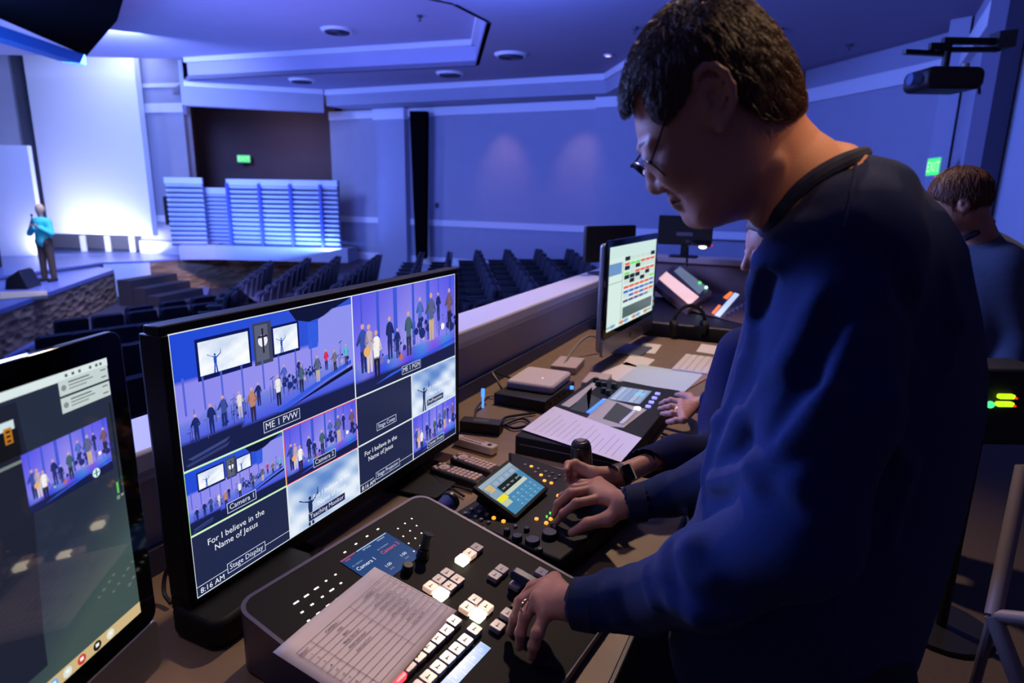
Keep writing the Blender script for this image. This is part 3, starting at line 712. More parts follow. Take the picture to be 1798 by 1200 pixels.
def band_bg(c, dark=.0, top=1.0):
    def fn(u, v):
        if v < .13: return (24, 34, 82)
        if v < .30: k = (v-.13)/.17; return (70+40*k+25*math.sin(19*u), 85+35*k+20*math.sin(23*u), 225)
        s = 1-abs(u-.5)*.5; g = (v-.3)
        r = 168*s-60*g; gg = 160*s-55*g; b = 240-12*g
        return (r, gg, b)
    c.grid(36, 24, fn)
    L0 = c.L
    for i, x in enumerate((.06, .19, .34, .36, .52, .67, .80, .93)):
        c.lay(L0+1).poly([(x, .32), (x+.012+.012*(i % 3), .32), (x+.012+.012*(i % 3), 1), (x, 1)], (64, 88, 214))
    c.lay(L0)
def drums(c, x, y, s):
    a = c.h/c.w
    for dx, dy, r in ((0, 0, .06), (-.09, .05, .04), (.09, .05, .045), (-.05, .13, .035), (.06, .14, .03), (.0, .2, .03)): c.disc(x+dx*s*a*1.6, y+dy*s, r*s*a*1.3, (30, 45, 120), 8)
    for dx in (-.12, -.03, .05, .12): c.rect(x+dx*s*a*1.5, y-.12*s, x+dx*s*a*1.5+.004, y+.2*s, (30, 40, 110))
def clutter(c, y0, y1, n, seed, smax=.02):
    r_ = random.Random(seed); a = c.h/c.w
    for i in range(n):
        x = r_.uniform(.04, .97); y = y0+(y1-y0)*x+r_.uniform(-.05, .05); h = r_.uniform(.08, .2); w_ = .0022
        col = r_.choice([(36, 48, 120), (48, 60, 150), (30, 36, 84), (90, 90, 170)])
        c.rect(x, y, x+w_, y+h, col)
        if r_.random() < .5: c.poly([(x-.012, y+h*.9), (x+.012, y+h), (x+.012, y+h*1.03), (x-.012, y+h*.95)], col)
        if r_.random() < .45: c.disc(x+.01, y+h*.3, r_.uniform(.3, 1)*smax, r_.choice([(40, 50, 130), (200, 170, 190), (30, 36, 90), (120, 110, 190)]), 7)
def stage_mid(c, flip=False):
    """closer view of the band"""
    L0 = c.L; band_bg(c)
    c.lay(L0+2)
    c.poly([(0, .0), (1, .0), (1, .16), (.62, .12), (.30, .04), (.1, .02), (0, .06)], (22, 30, 74))
    c.poly([(.16, .05), (1, .20), (1, .235), (.3, .10)], (50, 90, 225))
    clutter(c, .20, .42, 44, 5); c.lay(L0+3); drums(c, .62, .42, .8); drums(c, .96, .38, .7)
    c.lay(L0+4)
    B = (34, 46, 110)
    people(c, [(.07, .22, .50, (60, 80, 170), B), (.12, .20, .50, (190, 170, 190), (215, 200, 200)), (.18, .10, .52, (245, 240, 240), (30, 30, 60)),
               (.30, .26, .46, B, B), (.37, .24, .33, B, B), (.48, .22, .50, (70, 100, 120), (40, 50, 80)), (.60, .42, .42, (80, 110, 200), B),
               (.72, .30, .56, (90, 100, 140), (205, 175, 140)), (.80, .50, .34, B, B), (.93, .36, .50, (120, 90, 110), (40, 40, 70))])
    c.lay(L0+5).disc(.10, .42, .028, (235, 175, 110), 10); c.disc(.40, .24, .02, (190, 110, 90), 8); c.disc(.85, .42, .022, (245, 245, 255), 8)
    c.lay(L0)
def stage_wide(c):
    L0 = c.L
    def fn(u, v):
        if v < .20-.05*u: return (24, 32, 76)
        if v < .36+.10*u: k = (v-.15)/.25; return (66+60*k, 84+55*k, 226)
        if v < .66: return (150-25*abs(u-.5), 146-20*abs(u-.5), 238)
        return (34+18*u, 74+10*u, 214)
    c.grid(36, 27, fn)
    c.lay(L0+1)
    for x in (.03, .115, .20, .30, .41, .50, .60, .70): c.rect(x, .40, x+.009, .68, (84, 100, 215))
    c.poly([(.75, .45), (.76, .86), (.86, .93), (1, .93), (1, .30), (.80, .44)], (142, 146, 238)); c.poly([(.62, .90), (.70, .86), (.80, .88), (.86, .92), (.99, .99), (.97, 1), (.58, 1)], (16, 22, 58))
    c.poly([(.69, .62), (.75, .62), (.75, .84), (.69, .86)], (50, 92, 224))
    c.rect(.10, .62, .36, .93, (14, 24, 90)); c.rect(.475, .635, .635, .895, (14, 24, 90))
    c.rect(.375, .61, .475, .95, (62, 66, 92))
    c.lay(L0+2)
    c.rect(.385, .64, .455, .93, (92, 96, 120))
    for X0, Y0, X1, Y1 in ((.112, .655, .35, .905), (.485, .66, .625, .875)):
        s = Canvas(); s.step = c.step; s.L = c.L; s.sub(*[c.P(X0, Y0)[0], c.P(X0, Y0)[2], c.P(X1, Y1)[0], c.P(X1, Y1)[2]])
        s.grid(12, 8, lambda u, v: tuple(q*.35+170 for q in sky_fn(u, v))); s.lay(c.L+1); raised_man(s, .30, .0, .62, (40, 80, 190))
        n = len(c.v); c.v += s.v; c.f += [tuple(n+i for i in f) for f in s.f]; c.c += s.c
    c.lay(L0+3).disc(.425, .80, .026, (235, 238, 250), 14)
    c.lay(L0+4).rect(.421, .70, .431, .90, (40, 36, 60)); c.rect(.400, .825, .452, .842, (40, 36, 60))
    B = (30, 44, 110); c.lay(L0+4); clutter(c, .20, .40, 60, 9, .010)
    c.poly([(.04, .06), (.20, .10), (.22, .13), (.02, .08)], (60, 70, 130)); c.poly([(.02, .02), (.2, .06), (.22, .09), (.01, .04)], (50, 60, 116))
    c.poly([(.50, .16), (.80, .30), (.98, .36), (.98, .40), (.78, .33), (.46, .18)], (52, 92, 226))
    c.poly([(.52, .155), (.82, .28), (.99, .34), (.99, .30), (.80, .24)], (14, 20, 54))
    c.lay(L0+5)
    people(c, [(.07, .18, .22, B, B), (.14, .20, .24, B, B), (.20, .22, .25, (60, 80, 160), B), (.28, .24, .22, (225, 220, 225), (190, 180, 190)), (.345, .17, .29, (190, 130, 110), (50, 40, 70)),
               (.38, .28, .20, B, B), (.49, .22, .27, (235, 235, 240), (30, 30, 60)), (.53, .36, .20, (80, 100, 200), B), (.63, .26, .26, (80, 100, 130), (36, 42, 80)), (.62, .40, .16, B, B),
               (.74, .30, .25, (90, 100, 130), (200, 180, 150)), (.80, .38, .2, (220, 50, 90), B), (.86, .34, .21, (120, 110, 120), (40, 40, 60)), (.945, .36, .21, (90, 190, 210), (50, 50, 70))])
    drums(c, .56, .36, .42); drums(c, .69, .40, .3)
    c.lay(L0)
def tile_text(c, name, w_, h_=.018, y=.10):
    """caption in an outlined box at the bottom of a tile"""
    L0 = c.L; c.lay(L0+7)
    X, _, Y = c.P(.5, y); ht = h_
    d = Canvas(); d.step = c.step; d.sub(0, 0, 1, 1); d.L = c.L
    ht = ht*.66; vs, fs, tw = text_mesh(name); tw = tw*ht/.7*1.0
    bx0, bx1, by0, by1 = X-tw/2-.006, X+tw/2+.006, Y-.005, Y+ht+.005
    d.rect(bx0, by0, bx1, by1, (34, 44, 84)); d.lay(c.L+1); t = .0013
    for r_ in ((bx0, by0, bx1, by0+t), (bx0, by1-t, bx1, by1), (bx0, by0, bx0+t, by1), (bx1-t, by0, bx1, by1)): d.rect(*r_, (215, 220, 240))
    d.text(name, X, Y+.001, ht, (225, 230, 248), center=True, wf=1.0)
    n = len(c.v); c.v += d.v; c.f += [tuple(n+i for i in f) for f in d.f]; c.c += d.c; c.lay(L0)

# ================================================================ MULTIVIEW MONITOR
tb0 = onz(345, 1052, .81); tb1 = onz(797, 760, .81)
TX = (tb0.x+tb1.x)/2; TW = tb1.y-tb0.y; THt = onx(303, 585, TX).z-.81
tv = thing('multiview_monitor', 'large black monitor tiled with live camera views, standing on the desk', 'monitor', (TX, tb0.y, DZ), PI/2)
M_bez = mat('monitor_black', (11, 11, 13), .6, noise=.2, nscale=300, spec=.25)
bz = .016
fr = MB(); z0 = .07
fr.box((TW/2, .02, z0-bz/2-.006), (TW+2*bz, .055, bz+.012)).box((TW/2, .014, z0+THt+bz/2), (TW+2*bz, .04, bz)).box((-bz/2, .02, z0+THt/2), (bz, .055, THt)).box((TW+bz/2, .02, z0+THt/2), (bz, .055, THt))
fr.build('bezel', M_bez, tv, bevel=.003)
MB().rbox((TW/2, .055, z0+THt/2), (TW, .05, THt), .03, 'y').build('back_cover', M_bez, tv, bevel=.01)
for x in (.20, TW-.20):
    MB().prism([(x-.10, -.12), (x+.10, -.12), (x+.12, .12), (x-.12, .12)], 0, .012).build('foot', M_bez, tv, bevel=.004)
    MB().box((x, .05, .04), (.10, .03, .10)).build('neck', M_bez, tv, bevel=.004)
MB().rbox((-.04+.14, -.02, .03), (.26, .13, .055), .03, 'z').build('cable_box', M_bez, tv, bevel=.01)
tvs = Canvas(.00008)
def tile(x0, y0, x1, y1): tvs.sub(x0*TW, y0*THt, x1*TW, y1*THt).lay(1); return tvs
G = .006
tvs.sub(0, 0, TW, THt).lay(0).rect(0, 0, 1, 1, (225, 235, 240))
t_ = .0020
def T(x0, y0, x1, y1, fill=(30, 40, 82), border=None):
    if border: tvs.sub(x0*TW, y0*THt, x1*TW, y1*THt).lay(1).rect(0, 0, 1, 1, border)
    dx, dy = t_/TW, t_/THt
    tvs.sub((x0+dx)*TW, (y0+dy)*THt, (x1-dx)*TW, (y1-dy)*THt).lay(2).rect(0, 0, 1, 1, fill).lay(3); return tvs
stage_wide(T(0, .5, .5, 1)); tile_text(tvs, 'ME 1 PVW', .2, .021, .055)
stage_mid(T(.5, .5, 1, 1)); tile_text(tvs, 'ME 1 PGM', .2, .019, .055)
stage_wide(T(0, .25, .25, .5, border=(185, 250, 150))); tile_text(tvs, 'Camera 1', .2, .0165, .09)
stage_mid(T(.25, .25, .5, .5, border=(245, 60, 80))); tile_text(tvs, 'Camera 2', .2, .0165, .09)
def words(c, x=.14, y=.74, h=.0125, dim=0):
    L0 = c.L; c.lay(L0+1).text('For I believe in the', x, y, h, (240, 244, 255), wf=1.0); c.text('Name of Jesus', x+.06, y-.15, h, (240, 244, 255)); c.lay(L0)
c = T(0, 0, .25, .25, (34, 42, 76)); words(c)
c.lay(4).rect(0, .155, .30, .165, (220, 226, 240)); c.rect(.68, .155, 1, .165, (220, 226, 240)); c.text('8:16 AM', .03, .03, .011, (240, 244, 255)); tile_text(c, 'Stage Display', .3, .0165, .12)
c = T(.25, 0, .5, .25); c.grid(24, 14, sky_fn); c.lay(4); raised_man(c, .27, .0, .62); c.lay(6)
c.text('For I believe in the', .32, .47, .0115, (245, 248, 255), rot=.05); c.text('Name of Jesus', .38, .30, .0115, (245, 248, 255), rot=.05); tile_text(c, 'Teaching Monitor', .3, .0165, .12)
c = T(.5, .25, .75, .5, (32, 40, 74)); tile_text(c, 'Stage Comp', .3, .0155, .16)
c = T(.75, .25, 1, .5); c.grid(24, 14, sky_fn); c.lay(4); raised_man(c, .25, .0, .62); c.lay(6)
c.text('For I believe in the', .32, .47, .0115, (245, 248, 255)); c.text('Name of Jesus', .38, .30, .0115, (245, 248, 255)); tile_text(c, 'ProPresenter', .3, .0155, .12)
c = T(.5, 0, .75, .25, (32, 40, 74)); words(c, .10); c.lay(4).rect(0, .155, .24, .165, (220, 226, 240)); c.rect(.72, .155, 1, .165, (220, 226, 240)); c.text('8:16 AM', .03, .03, .011, (240, 244, 255)); tile_text(c, 'Stage Projector', .3, .0155, .12)
stage_mid(T(.75, 0, 1, .25)); tile_text(tvs, 'Center Front', .2, .0155, .09)
tvs.v = [(x, y-.004, z+z0) for x, y, z in tvs.v]
tvs.build('screen', screen_mat('multiview_picture', .25, 1.0), tv, colors=True)
# cables behind / beside the monitor
def cable(pts, r, label, m=None):
    o = MB().tube([Vector(p) for p in bez(pts)], r, 6).build('cable', m or M_blk); tag(o, label, 'cable', 'cables lying on the desk'); return o
def bez(pts, n=8):
    P = [Vector(p) for p in pts]; P = [P[0]*2-P[1]]+P+[P[-1]*2-P[-2]]; out = []
    for i in range(1, len(P)-2):
        for k in range(n):
            t = k/n; a, b, c_, d = P[i-1], P[i], P[i+1], P[i+2]
            out.append(.5*((2*b)+(-a+c_)*t+(2*a-5*b+4*c_-d)*t*t+(-a+3*b-3*c_+d)*t**3))
    out.append(P[-2]); return out
def dsk(px, py, h=0): return onz(px, py, DZ+h)

# ================================================================ ALL-IN-ONE COMPUTERS
M_alu = mat('brushed_aluminium', (150, 150, 155), .35, metal=.8, noise=.1, nscale=200)
M_glass = mat('black_glass', (6, 6, 8), .06)
def computer(P, d, label, picture, W_=.70, H_=.392, gloss=.04, group=None):
    """P: right bottom corner of the lit picture, d: direction towards the right edge"""
    d = Vector(d).normalized(); o = Vector(P)-d*W_
    r = thing('desktop_computer', label, 'computer', (o.x, o.y, DZ), math.atan2(d.y, d.x), group)
    zb = P[2]-DZ; b = .032; chin = .085
    MB().rbox((W_/2, .012, zb+H_/2), (W_+2*b, .012, H_+2*b), .018, 'y').build('glass_front', M_glass, r, bevel=.002)
    MB().rbox((W_/2, .013, zb-b-chin/2), (W_+2*b, .014, chin), .012, 'y').build('chin', M_alu, r, bevel=.002)
    MB().rbox((W_/2, .035, zb+H_/2-chin/2), (W_+2*b-.03, .035, H_+2*b+chin-.03), .018, 'y').build('back_shell', M_alu, r, bevel=.012)
    under(MB().cyl((W_/2, .004, zb-b-chin/2), (W_/2, .008, zb-b-chin/2), .014).build('badge', mat('dark_badge', (30, 30, 32), .3)), [o_ for o_ in C.objects if o_.parent == r and o_.name.startswith('chin')][0])
    zn = zb-b-chin
    MB().add([(W_/2-.1, .045, zn+.2), (W_/2+.1, .045, zn+.2), (W_/2+.1, .055, zn+.2), (W_/2-.1, .055, zn+.2), (W_/2-.1, .12, 0.004), (W_/2+.1, .12, 0.004), (W_/2+.1, .13, 0.004), (W_/2-.1, .13, 0.004)],
             [(0, 1, 2, 3), (7, 6, 5, 4), (0, 4, 5, 1), (1, 5, 6, 2), (2, 6, 7, 3), (3, 7, 4, 0)]).build('stand_neck', M_alu, r)
    MB().rbox((W_/2, .02, .004), (.22, .22, .008), .02, 'z').build('stand_foot', M_alu, r, bevel=.002)
    c = Canvas(.00015); c.sub(0, 0, W_, H_); picture(c); c.v = [(x, y+.0052, z+zb) for x, y, z in c.v]
    c.build('screen', screen_mat('computer_picture_%d' % round(gloss*100), gloss, 1.0), r, colors=True); return r
def pic_left(c):
    def fn(u, v):
        k = max(0, min(1, (.45-v)*3+(u-.85)*4))
        return (38+26*k, 46+36*k, 66+14*k)
    c.grid(40, 24, fn)
    c.lay(1).rect(0, .972, 1, 1, (218, 232, 232)); c.poly([(0, .05), (.775, .10), (.778, .22), (.806, .75), (.80, .96), (0, .96)], (30, 34, 50))
    c.rect(0, 0, 1, .046, (205, 180, 130))
    c.lay(2).rect(.0, .885, .79, .912, (205, 225, 228)); c.rect(.0, .80, .795, .885, (20, 22, 28)); c.rect(.74, .775, .792, .785, (120, 130, 132))
    for i, (x, col) in enumerate(((.843, (205, 60, 55)), (.881, (20, 22, 28)), (.915, (225, 225, 205)), (.81, (215, 225, 215)), (.78, (110, 175, 225)), (.74, (230, 190, 90)), (.70, (100, 190, 120)), (.66, (230, 230, 235)), (.62, (240, 120, 60)))):
        c.lay(3).disc(x, .022, .010, col, 16, ry=.018); c.lay(4).rect(x-.004, .018, x+.004, .030, (245, 245, 245))
    c.lay(3).rect(.770, .845, .784, .893, (190, 120, 30))
    c.lay(4)
    for k_ in range(3): c.rect(.773, .85+.014*k_, .781, .857+.014*k_, (40, 30, 20))
    for y in (.925, .868):
        c.lay(3).rect(.884, y, .998, y+.050, (196, 210, 208)); c.lay(4).disc(.894, y+.024, .0055, (130, 140, 150), 12)
        for k_, (w_, cc_) in enumerate(((.048, (70, 78, 84)), (.056, (120, 128, 130)), (.040, (130, 138, 140)))): c.rect(.905, y+.036-.011*k_, .905+w_, y+.040-.011*k_, cc_)
        c.rect(.980, y+.036, .993, y+.040, (90, 98, 102)); c.rect(.980, y+.012, .993, y+.016, (90, 98, 102))
    for i, x in enumerate((.90, .915, .93, .955, .97, .98)): c.lay(3).rect(x, .981, x+.006, .991, (90, 100, 104))
    x0, y0, x1, y1 = .792, .605, .979, .797
    s = Canvas(); s.step = c.step; s.L = 3; s.sub(x0*c.w, y0*c.h, x1*c.w, y1*c.h); stage_mid(s)
    n = len(c.v); c.v += s.v; c.f += [tuple(n+i for i in f) for f in s.f]; c.c += s.c
    c.lay(10).disc(.936, .625, .009, (215, 245, 245), 20); c.lay(11).rect(.9345, .612, .9375, .638, (40, 80, 100)); c.rect(.929, .6235, .943, .6265, (40, 80, 100))
    c.lay(3).rect(.990, .50, .994, .84, (22, 30, 34)); c.lay(4).rect(.981, .508, .986, .55, (90, 200, 90)); c.rect(.978, .485, .986, .50, (120, 140, 120)); c.rect(.989, .49, .996, .50, (130, 140, 140))
PL_ = onz(253, 1076, .93)
computer((PL_.x, PL_.y, .93), (-.301, .954, 0), 'aluminium all-in-one computer cut off by the left edge, showing a dark preview window', pic_left, group=None)
def pic_far(c):
    c.rect(0, 0, 1, 1, (214, 236, 228)); c.lay(1)
    c.rect(.0, .86, 1, 1, (205, 232, 225)); c.rect(.0, .66, .24, .80, (110, 150, 200))
    for r_, cols in enumerate((('k', 'w', 'w', 'w', 'w', 'k'), ('r', 'g', 'g', 'r', 'r', 'r'), ('k', 'w', 'k', 'w', 'w', 'w'), ('g', 'w', 'r', 'r', 'r', 'r'), ('k', 'k', 'k', 'w', 'k', 'w'), ('w', 'k', 'w', 'k', 'w', 'g'), ('r', 'r', 'r', 'r', 'r', 'n'), ('b', 'b', 'b', 'b', 'n', 'b'), ('w', 'b', 'r', 'b', 'r', 'r'), ('p', 'p', 'p', 'p', 'n', 'w'))):
        for k, q in enumerate(cols):
            col = {'k': (30, 34, 40), 'w': (200, 222, 215), 'r': (235, 90, 70), 'g': (110, 230, 80), 'b': (60, 90, 200), 'n': (120, 130, 170), 'p': (90, 60, 130)}[q]
            hgt = .068 if q in 'kw' else .04; y = .80-.058*r_
            c.rect(.30+.115*k, y, .30+.115*(k+1)-.012, y+hgt*.75, col)
    c.rect(.30, .08, .97, .22, (84, 104, 104)); c.rect(0, .03, .98, .055, (150, 180, 175)); c.rect(.26, .05, .27, .8, (150, 180, 175)); c.rect(.0, .56, .25, .57, (150, 180, 175))
    c.lay(2)
    for i in range(9): c.rect(.08+.09*i, .02, .14+.09*i, .06, ((120, 160, 220), (230, 240, 240), (230, 120, 90))[i % 3])
pf0 = onz(1066, 585, .90); pf1 = onz(1146, 545, .90)
computer((pf1.x, pf1.y, .90), pf1-pf0, 'aluminium all-in-one computer showing a bright coloured cue list, farther along the desk', pic_far, W_=(pf1-pf0).length, H_=.40, gloss=.2)

# ================================================================ VIDEO SWITCHER PANEL
SA = onz(455, 1045, .86); SB = onz(745, 868, .86)
su = (SB-SA).normalized(); sv = Vector((su.y, -su.x, -.20)).normalized()
SM = frame(SA, su, sv)      # local: x along the back edge, y towards the operator, z out of the face (down -> flip)
sn = su.cross(sv)
if sn.z < 0: sn = -sn
SM = Matrix((su, sv, sn)).transposed().to_4x4(); SM.translation = SA
def sloc(px, py, n=0):
    p = onp(px, py, SA+sn*n, sn); q = p-SA; return q.dot(su), q.dot(sv)
def in_switch(mb):
    """local panel coordinates -> world; handedness flip fixed by the builder's normals"""
    return mb
sw = thing('video_switcher', 'wide black video switcher panel with lit clear keys in front of the multiview monitor', 'control panel', (SA.x, SA.y, DZ))
inv = Matrix.Translation((-SA.x, -SA.y, -DZ))
SL = inv @ SM
U0, U1, V1 = -.045, .450, .50
def rrect(x0, y0, x1, y1, r, n=6):
    out = []
    for cx, cy, a0 in ((x1-r, y1-r, 0), (x0+r, y1-r, 90), (x0+r, y0+r, 180), (x1-r, y0+r, 270)):
        out += [(cx+r*math.cos(math.radians(a0+90*k/n)), cy+r*math.sin(math.radians(a0+90*k/n))) for k in range(n+1)]
    return out
outer = rrect(U0, -.012, U1, V1, .035); inner = rrect(U0+.007, -.005, U1-.007, V1-.002, .03)
b_ = MB(); n = len(outer); wv = [SL @ Vector((x, y, 0)) for x, y in outer]; wb = [Vector((p.x, p.y, .006)) for p in wv]
vi = [SL @ Vector((x, y, .0)) for x, y in inner]
b_.add([tuple(p) for p in wv]+[tuple(p) for p in wb]+[tuple(p) for p in vi], [(i, (i+1) % n, n+(i+1) % n, n+i) for i in range(n)]+[tuple(range(n, 2*n))]+[(i, 2*n+i, 2*n+(i+1) % n, (i+1) % n) for i in range(n)])
b_.build('housing', mat('switcher_aluminium', (84, 80, 100), .35, metal=.5), sw, angle=30)
MB().prism(inner, -.01, -.0008, M=SL).build('face_plate', mat('switcher_face', (9, 9, 12), .6, noise=.2, nscale=300, spec=.15), sw)
def key(px, py, wu=.017, wv_=.017, lit=None, name='key', h=.008):
    u, v = sloc(px, py, h); col = M_key if lit is None else lit
    MB().rbox((u, v, h/2), (wu, wv_, h), .0025, 'z', seg=2, M=SL).build(name, col, sw, bevel=.0012)
    MB().rbox((u, v, h+.0003), (wu*.5, wv_*.12, .0004), .0004, 'z', seg=1, M=SL).rbox((u, v, h*.15), (wu+.003, wv_+.003, h*.3), .0025, 'z', seg=2, M=SL).build('key_legend', M_keyd if lit is None else M_keyl, bpy.data.objects[C.objects[-1].name] if False else sw)
M_key = mat('clear_key_cap', (138, 130, 150), .25, noise=.25, nscale=500); M_keyd = mat('key_marking', (70, 66, 78), .5); M_keyl = mat('key_marking_warm', (240, 190, 130), .5, emit=(255, 200, 130), estr=.6)
M_lit = mat('lit_key_white', (255, 240, 210), .3, emit=(255, 238, 205), estr=5.0); M_half = mat('lit_key_soft', (235, 205, 190), .3, emit=(235, 190, 160), estr=.55); M_red = mat('lit_key_red', (255, 90, 100), .3, emit=(255, 70, 85), estr=1.6)
# clear keys, in the groups the panel has
kp = .0250
def keygrid(px, py, nu, nv, lit=(), half=(), red=()):
    """px,py: the key farthest along the panel; runs back along -u and towards the operator (+v)"""
    u0, v0 = sloc(px, py, .008)
    for i in range(nu):
        for j in range(nv):
            u, v = u0-kp*i, v0+kp*j; m = M_lit if (i, j) in lit else M_half if (i, j) in half else M_red if (i, j) in red else M_key
            MB().rbox((u, v, .005), (.0236, .0236, .010), .003, 'z', seg=2, M=SL).build('key', m, sw, bevel=.0015); ko_ = C.objects[-1]
            if m is M_key or m is M_half:
                under(MB().rbox((u, v, .0102), (.009, .0016, .0004), .0005, 'z', seg=1, M=SL).rbox((u-.004, v, .0102), (.0016, .006, .0004), .0005, 'z', seg=1, M=SL).build('key_legend', M_keyd), ko_)
keygrid(837, 962, 3, 1, lit=((2, 0),), half=((1, 0),))
keygrid(785, 1007, 3, 2, lit=((2, 1),), half=((2, 0),))
keygrid(834, 1054, 2, 2, lit=((1, 1),), half=((1, 0), (0, 1)))
for a in ((797, 1091), (833, 1106), (892, 1078), (874, 1099)): keygrid(*a, 1, 1)
keygrid(881, 1000, 2, 1); keygrid(918, 1015, 2, 1); keygrid(951, 1005, 1, 1)
keygrid(783, 1107, 9, 1, red=((5, 0), (6, 0)))
keygrid(817, 1125, 9, 1)
# lcd, legend marks
lc = [sloc(677, 935), sloc(601, 990), sloc(715, 990)]
u1, v0_ = lc[0]; u0_ = lc[1][0]; v1_ = lc[2][1]
def flat_screen(name, u0, v0, u1, v1, pic, parent, M, h=.0006, gloss=.2, layer=.00006):
    c = Canvas(layer); c.sub(0, 0, u1-u0, v1-v0); pic(c)
    # local X right, Z up -> panel u right, v down
    vs = [(u0+x, v1-z, h-y) for x, y, z in c.v]; c.v = [tuple(M @ Vector(p)) for p in vs]
    c.f = [f[::-1] if False else f for f in c.f]
    return c.build(name, screen_mat('panel_picture', gloss, 1.0), parent, colors=True)
def lcd(c):
    c.rect(0, 0, 1, 1, (30, 66, 120)); c.lay(1).rect(0, .965, .30, .985, (235, 80, 70)); c.rect(.33, .965, .98, .985, (200, 215, 230))
    c.text('MAIN', .06, .90, .0035, (235, 90, 80)); c.text('SETTINGS', .42, .90, .0035, (225, 235, 245)); c.text('MACROS', .74, .90, .0035, (225, 235, 245))
    c.text('ME 1 PREVIEW', .05, .70, .003, (170, 190, 215)); c.text('ME 1 PROGRAM', .58, .70, .003, (170, 190, 215))
    c.text('Camera 1', .05, .55, .0092, (240, 246, 250), wf=.95); c.text('Camera 2', .57, .55, .0092, (240, 85, 80), wf=.95)
    c.text('1:00', .40, .24, .007, (235, 242, 250)); c.text('1:00', .74, .24, .007, (235, 242, 250)); c.text('RATE', .40, .14, .003, (170, 190, 215)); c.text('RATE', .74, .14, .003, (170, 190, 215))
flat_screen('lcd_screen', u0_, v0_, u1, v1_+.004, lcd, sw, SL)
M_led = mat('white_led_mark', (240, 240, 235), .4, emit=(245, 245, 240), estr=1.1)
marks = [(520, 1059, 2.2), (538, 1047, 2), (555.5, 1034, 2), (572.5, 1021, .7), (589, 1010, .7), (530.5, 1076, 1), (548, 1062.5, 1.2), (566, 1049, .9), (582.5, 1037, 2), (598.5, 1025, .8),
         (541.7, 1091, .9), (559, 1078, 1.6), (576, 1064, 1.6), (592.5, 1052, 1.4), (605.5, 970.6, 1), (625, 956, 1), (644.5, 942.5, 1), (663.5, 930, 1)]
for px, py, k_ in marks:
    u, v = sloc(px, py); MB().box((u, v, .0005), (.0045*k_+.001, .0030, .001), M=SL).build('indicator_light', M_led, sw)
for px, py in [(723, 911.6), (711, 920), (731.5, 924), (698.7, 929), (720, 933), (740, 937), (708, 942.6), (729, 946), (717.6, 955), (738, 959), (749.5, 949.4), (726.5, 969), (945, 1066)]:
    u, v = sloc(px, py); MB().box((u, v, .0005), (.0026, .0032, .001), M=SL).build('indicator_light', M_led, sw)
# dark joystick at the far back corner
u, v = sloc(742, 978)
MB().cyl(SL @ Vector((u, v, 0)), SL @ Vector((u, v, .02)), .014, .011).cyl(SL @ Vector((u, v, .02)), SL @ Vector((u+.01, v, .05)), .009, .011).build('knob', M_blk, sw, bevel=.001)
u, v = sloc(715, 1003); MB().cyl(SL @ Vector((u, v, 0)), SL @ Vector((u, v, .016)), .012, .010).build('knob', M_blk, sw, bevel=.001)
# scribble strip with blue labels
a_ = sloc(842, 1132); b2 = sloc(851, 1140)
def strip(c):
    c.rect(0, 0, 1, 1, (92, 160, 232)); c.lay(1)
    for i in range(9):
        c.rect(1-i/9-.004, 0, 1-i/9, 1, (170, 205, 245))
    for i in range(6): c.text(('11', '10', '9', '8', '7', '6')[i], 1-(i+.75)/9, .35, .007, (225, 240, 255))
flat_screen('label_display', a_[0]-.21, a_[1]-.002, a_[0]+.006, a_[1]+.020, strip, sw, SL)
# fader lever (T-bar)
u, v = sloc(925, 1035, .02)
MB().box((u-.004, v, .002), (.075, .016, .004), M=SL).build('lever_slot', M_blk, sw)
MB().rbox((u+.012, v, .028), (.018, .085, .020), .006, 'x', M=SL).rbox((u+.012, v-.0, .012), (.008, .012, .03), .002, 'z', M=SL).build('fader_lever', mat('lever_blue_sheen', (34, 44, 78), .3), sw, bevel=.003)

# printed sheet lying on the switcher
M_paper = mat('paper', (222, 212, 212), .8, noise=.06, nscale=20)
pn = .0105
def ppt(px, py): return onp(px, py, SA+sn*pn, sn)
q0_, q1_, q2_ = ppt(658, 995), ppt(782, 1090), ppt(479, 1146)
sheet = thing('camera_sheet', 'white printed camera preset sheet lying across the switcher panel', 'paper', q2_)
ex = (q0_-q2_); sW = ex.length; ex.normalize(); ey = (q1_-q0_); ey = (ey-ex*ey.dot(ex)); sH = ey.length*1.02; ey.normalize(); en = ex.cross(ey)
if en.z < 0: en = -en
PM = Matrix((ex, ey, en)).transposed().to_4x4(); PM.translation = (0, 0, 0)
pm = MB(); NX, NY = 8, 10
vs = []
for j in range(NY+1):
    for i in range(NX+1):
        x, y = sW*i/NX, sH*j/NY; vs.append(tuple(PM @ Vector((x, y, .0015*math.sin(5*i/NX)+.002*max(0, j/NY-.7)))))
top = [(j*(NX+1)+i, j*(NX+1)+i+1, (j+1)*(NX+1)+i+1, (j+1)*(NX+1)+i) for j in range(NY) for i in range(NX)]
pm.add(vs, top); po = pm.build('page', M_paper, sheet, angle=80); sd_ = po.modifiers.new('t', 'SOLIDIFY'); sd_.thickness = .0004; sd_.offset = 0
tx = Canvas(.0); tx.sub(0, 0, sW, sH)
INK = (70, 58, 80); ln = .0007
cols = [.07, .19, .56, .97]; rows_ = [.17+.068*i for i in range(12)]
for r_ in rows_: tx.rect(cols[0], 1-r_, cols[-1], 1-r_+ln/sH, (120, 108, 130))
for cc_ in cols: tx.rect(cc_, 1-rows_[-1], cc_+ln/sW, 1-rows_[0], (120, 108, 130))
tx.text('PRESET', .075, 1-.225, .0052, INK, wf=.8); tx.text('CAMERA 1', .30, 1-.225, .0056, INK, wf=.85); tx.text('CAMERA 2', .68, 1-.225, .0056, INK, wf=.85)
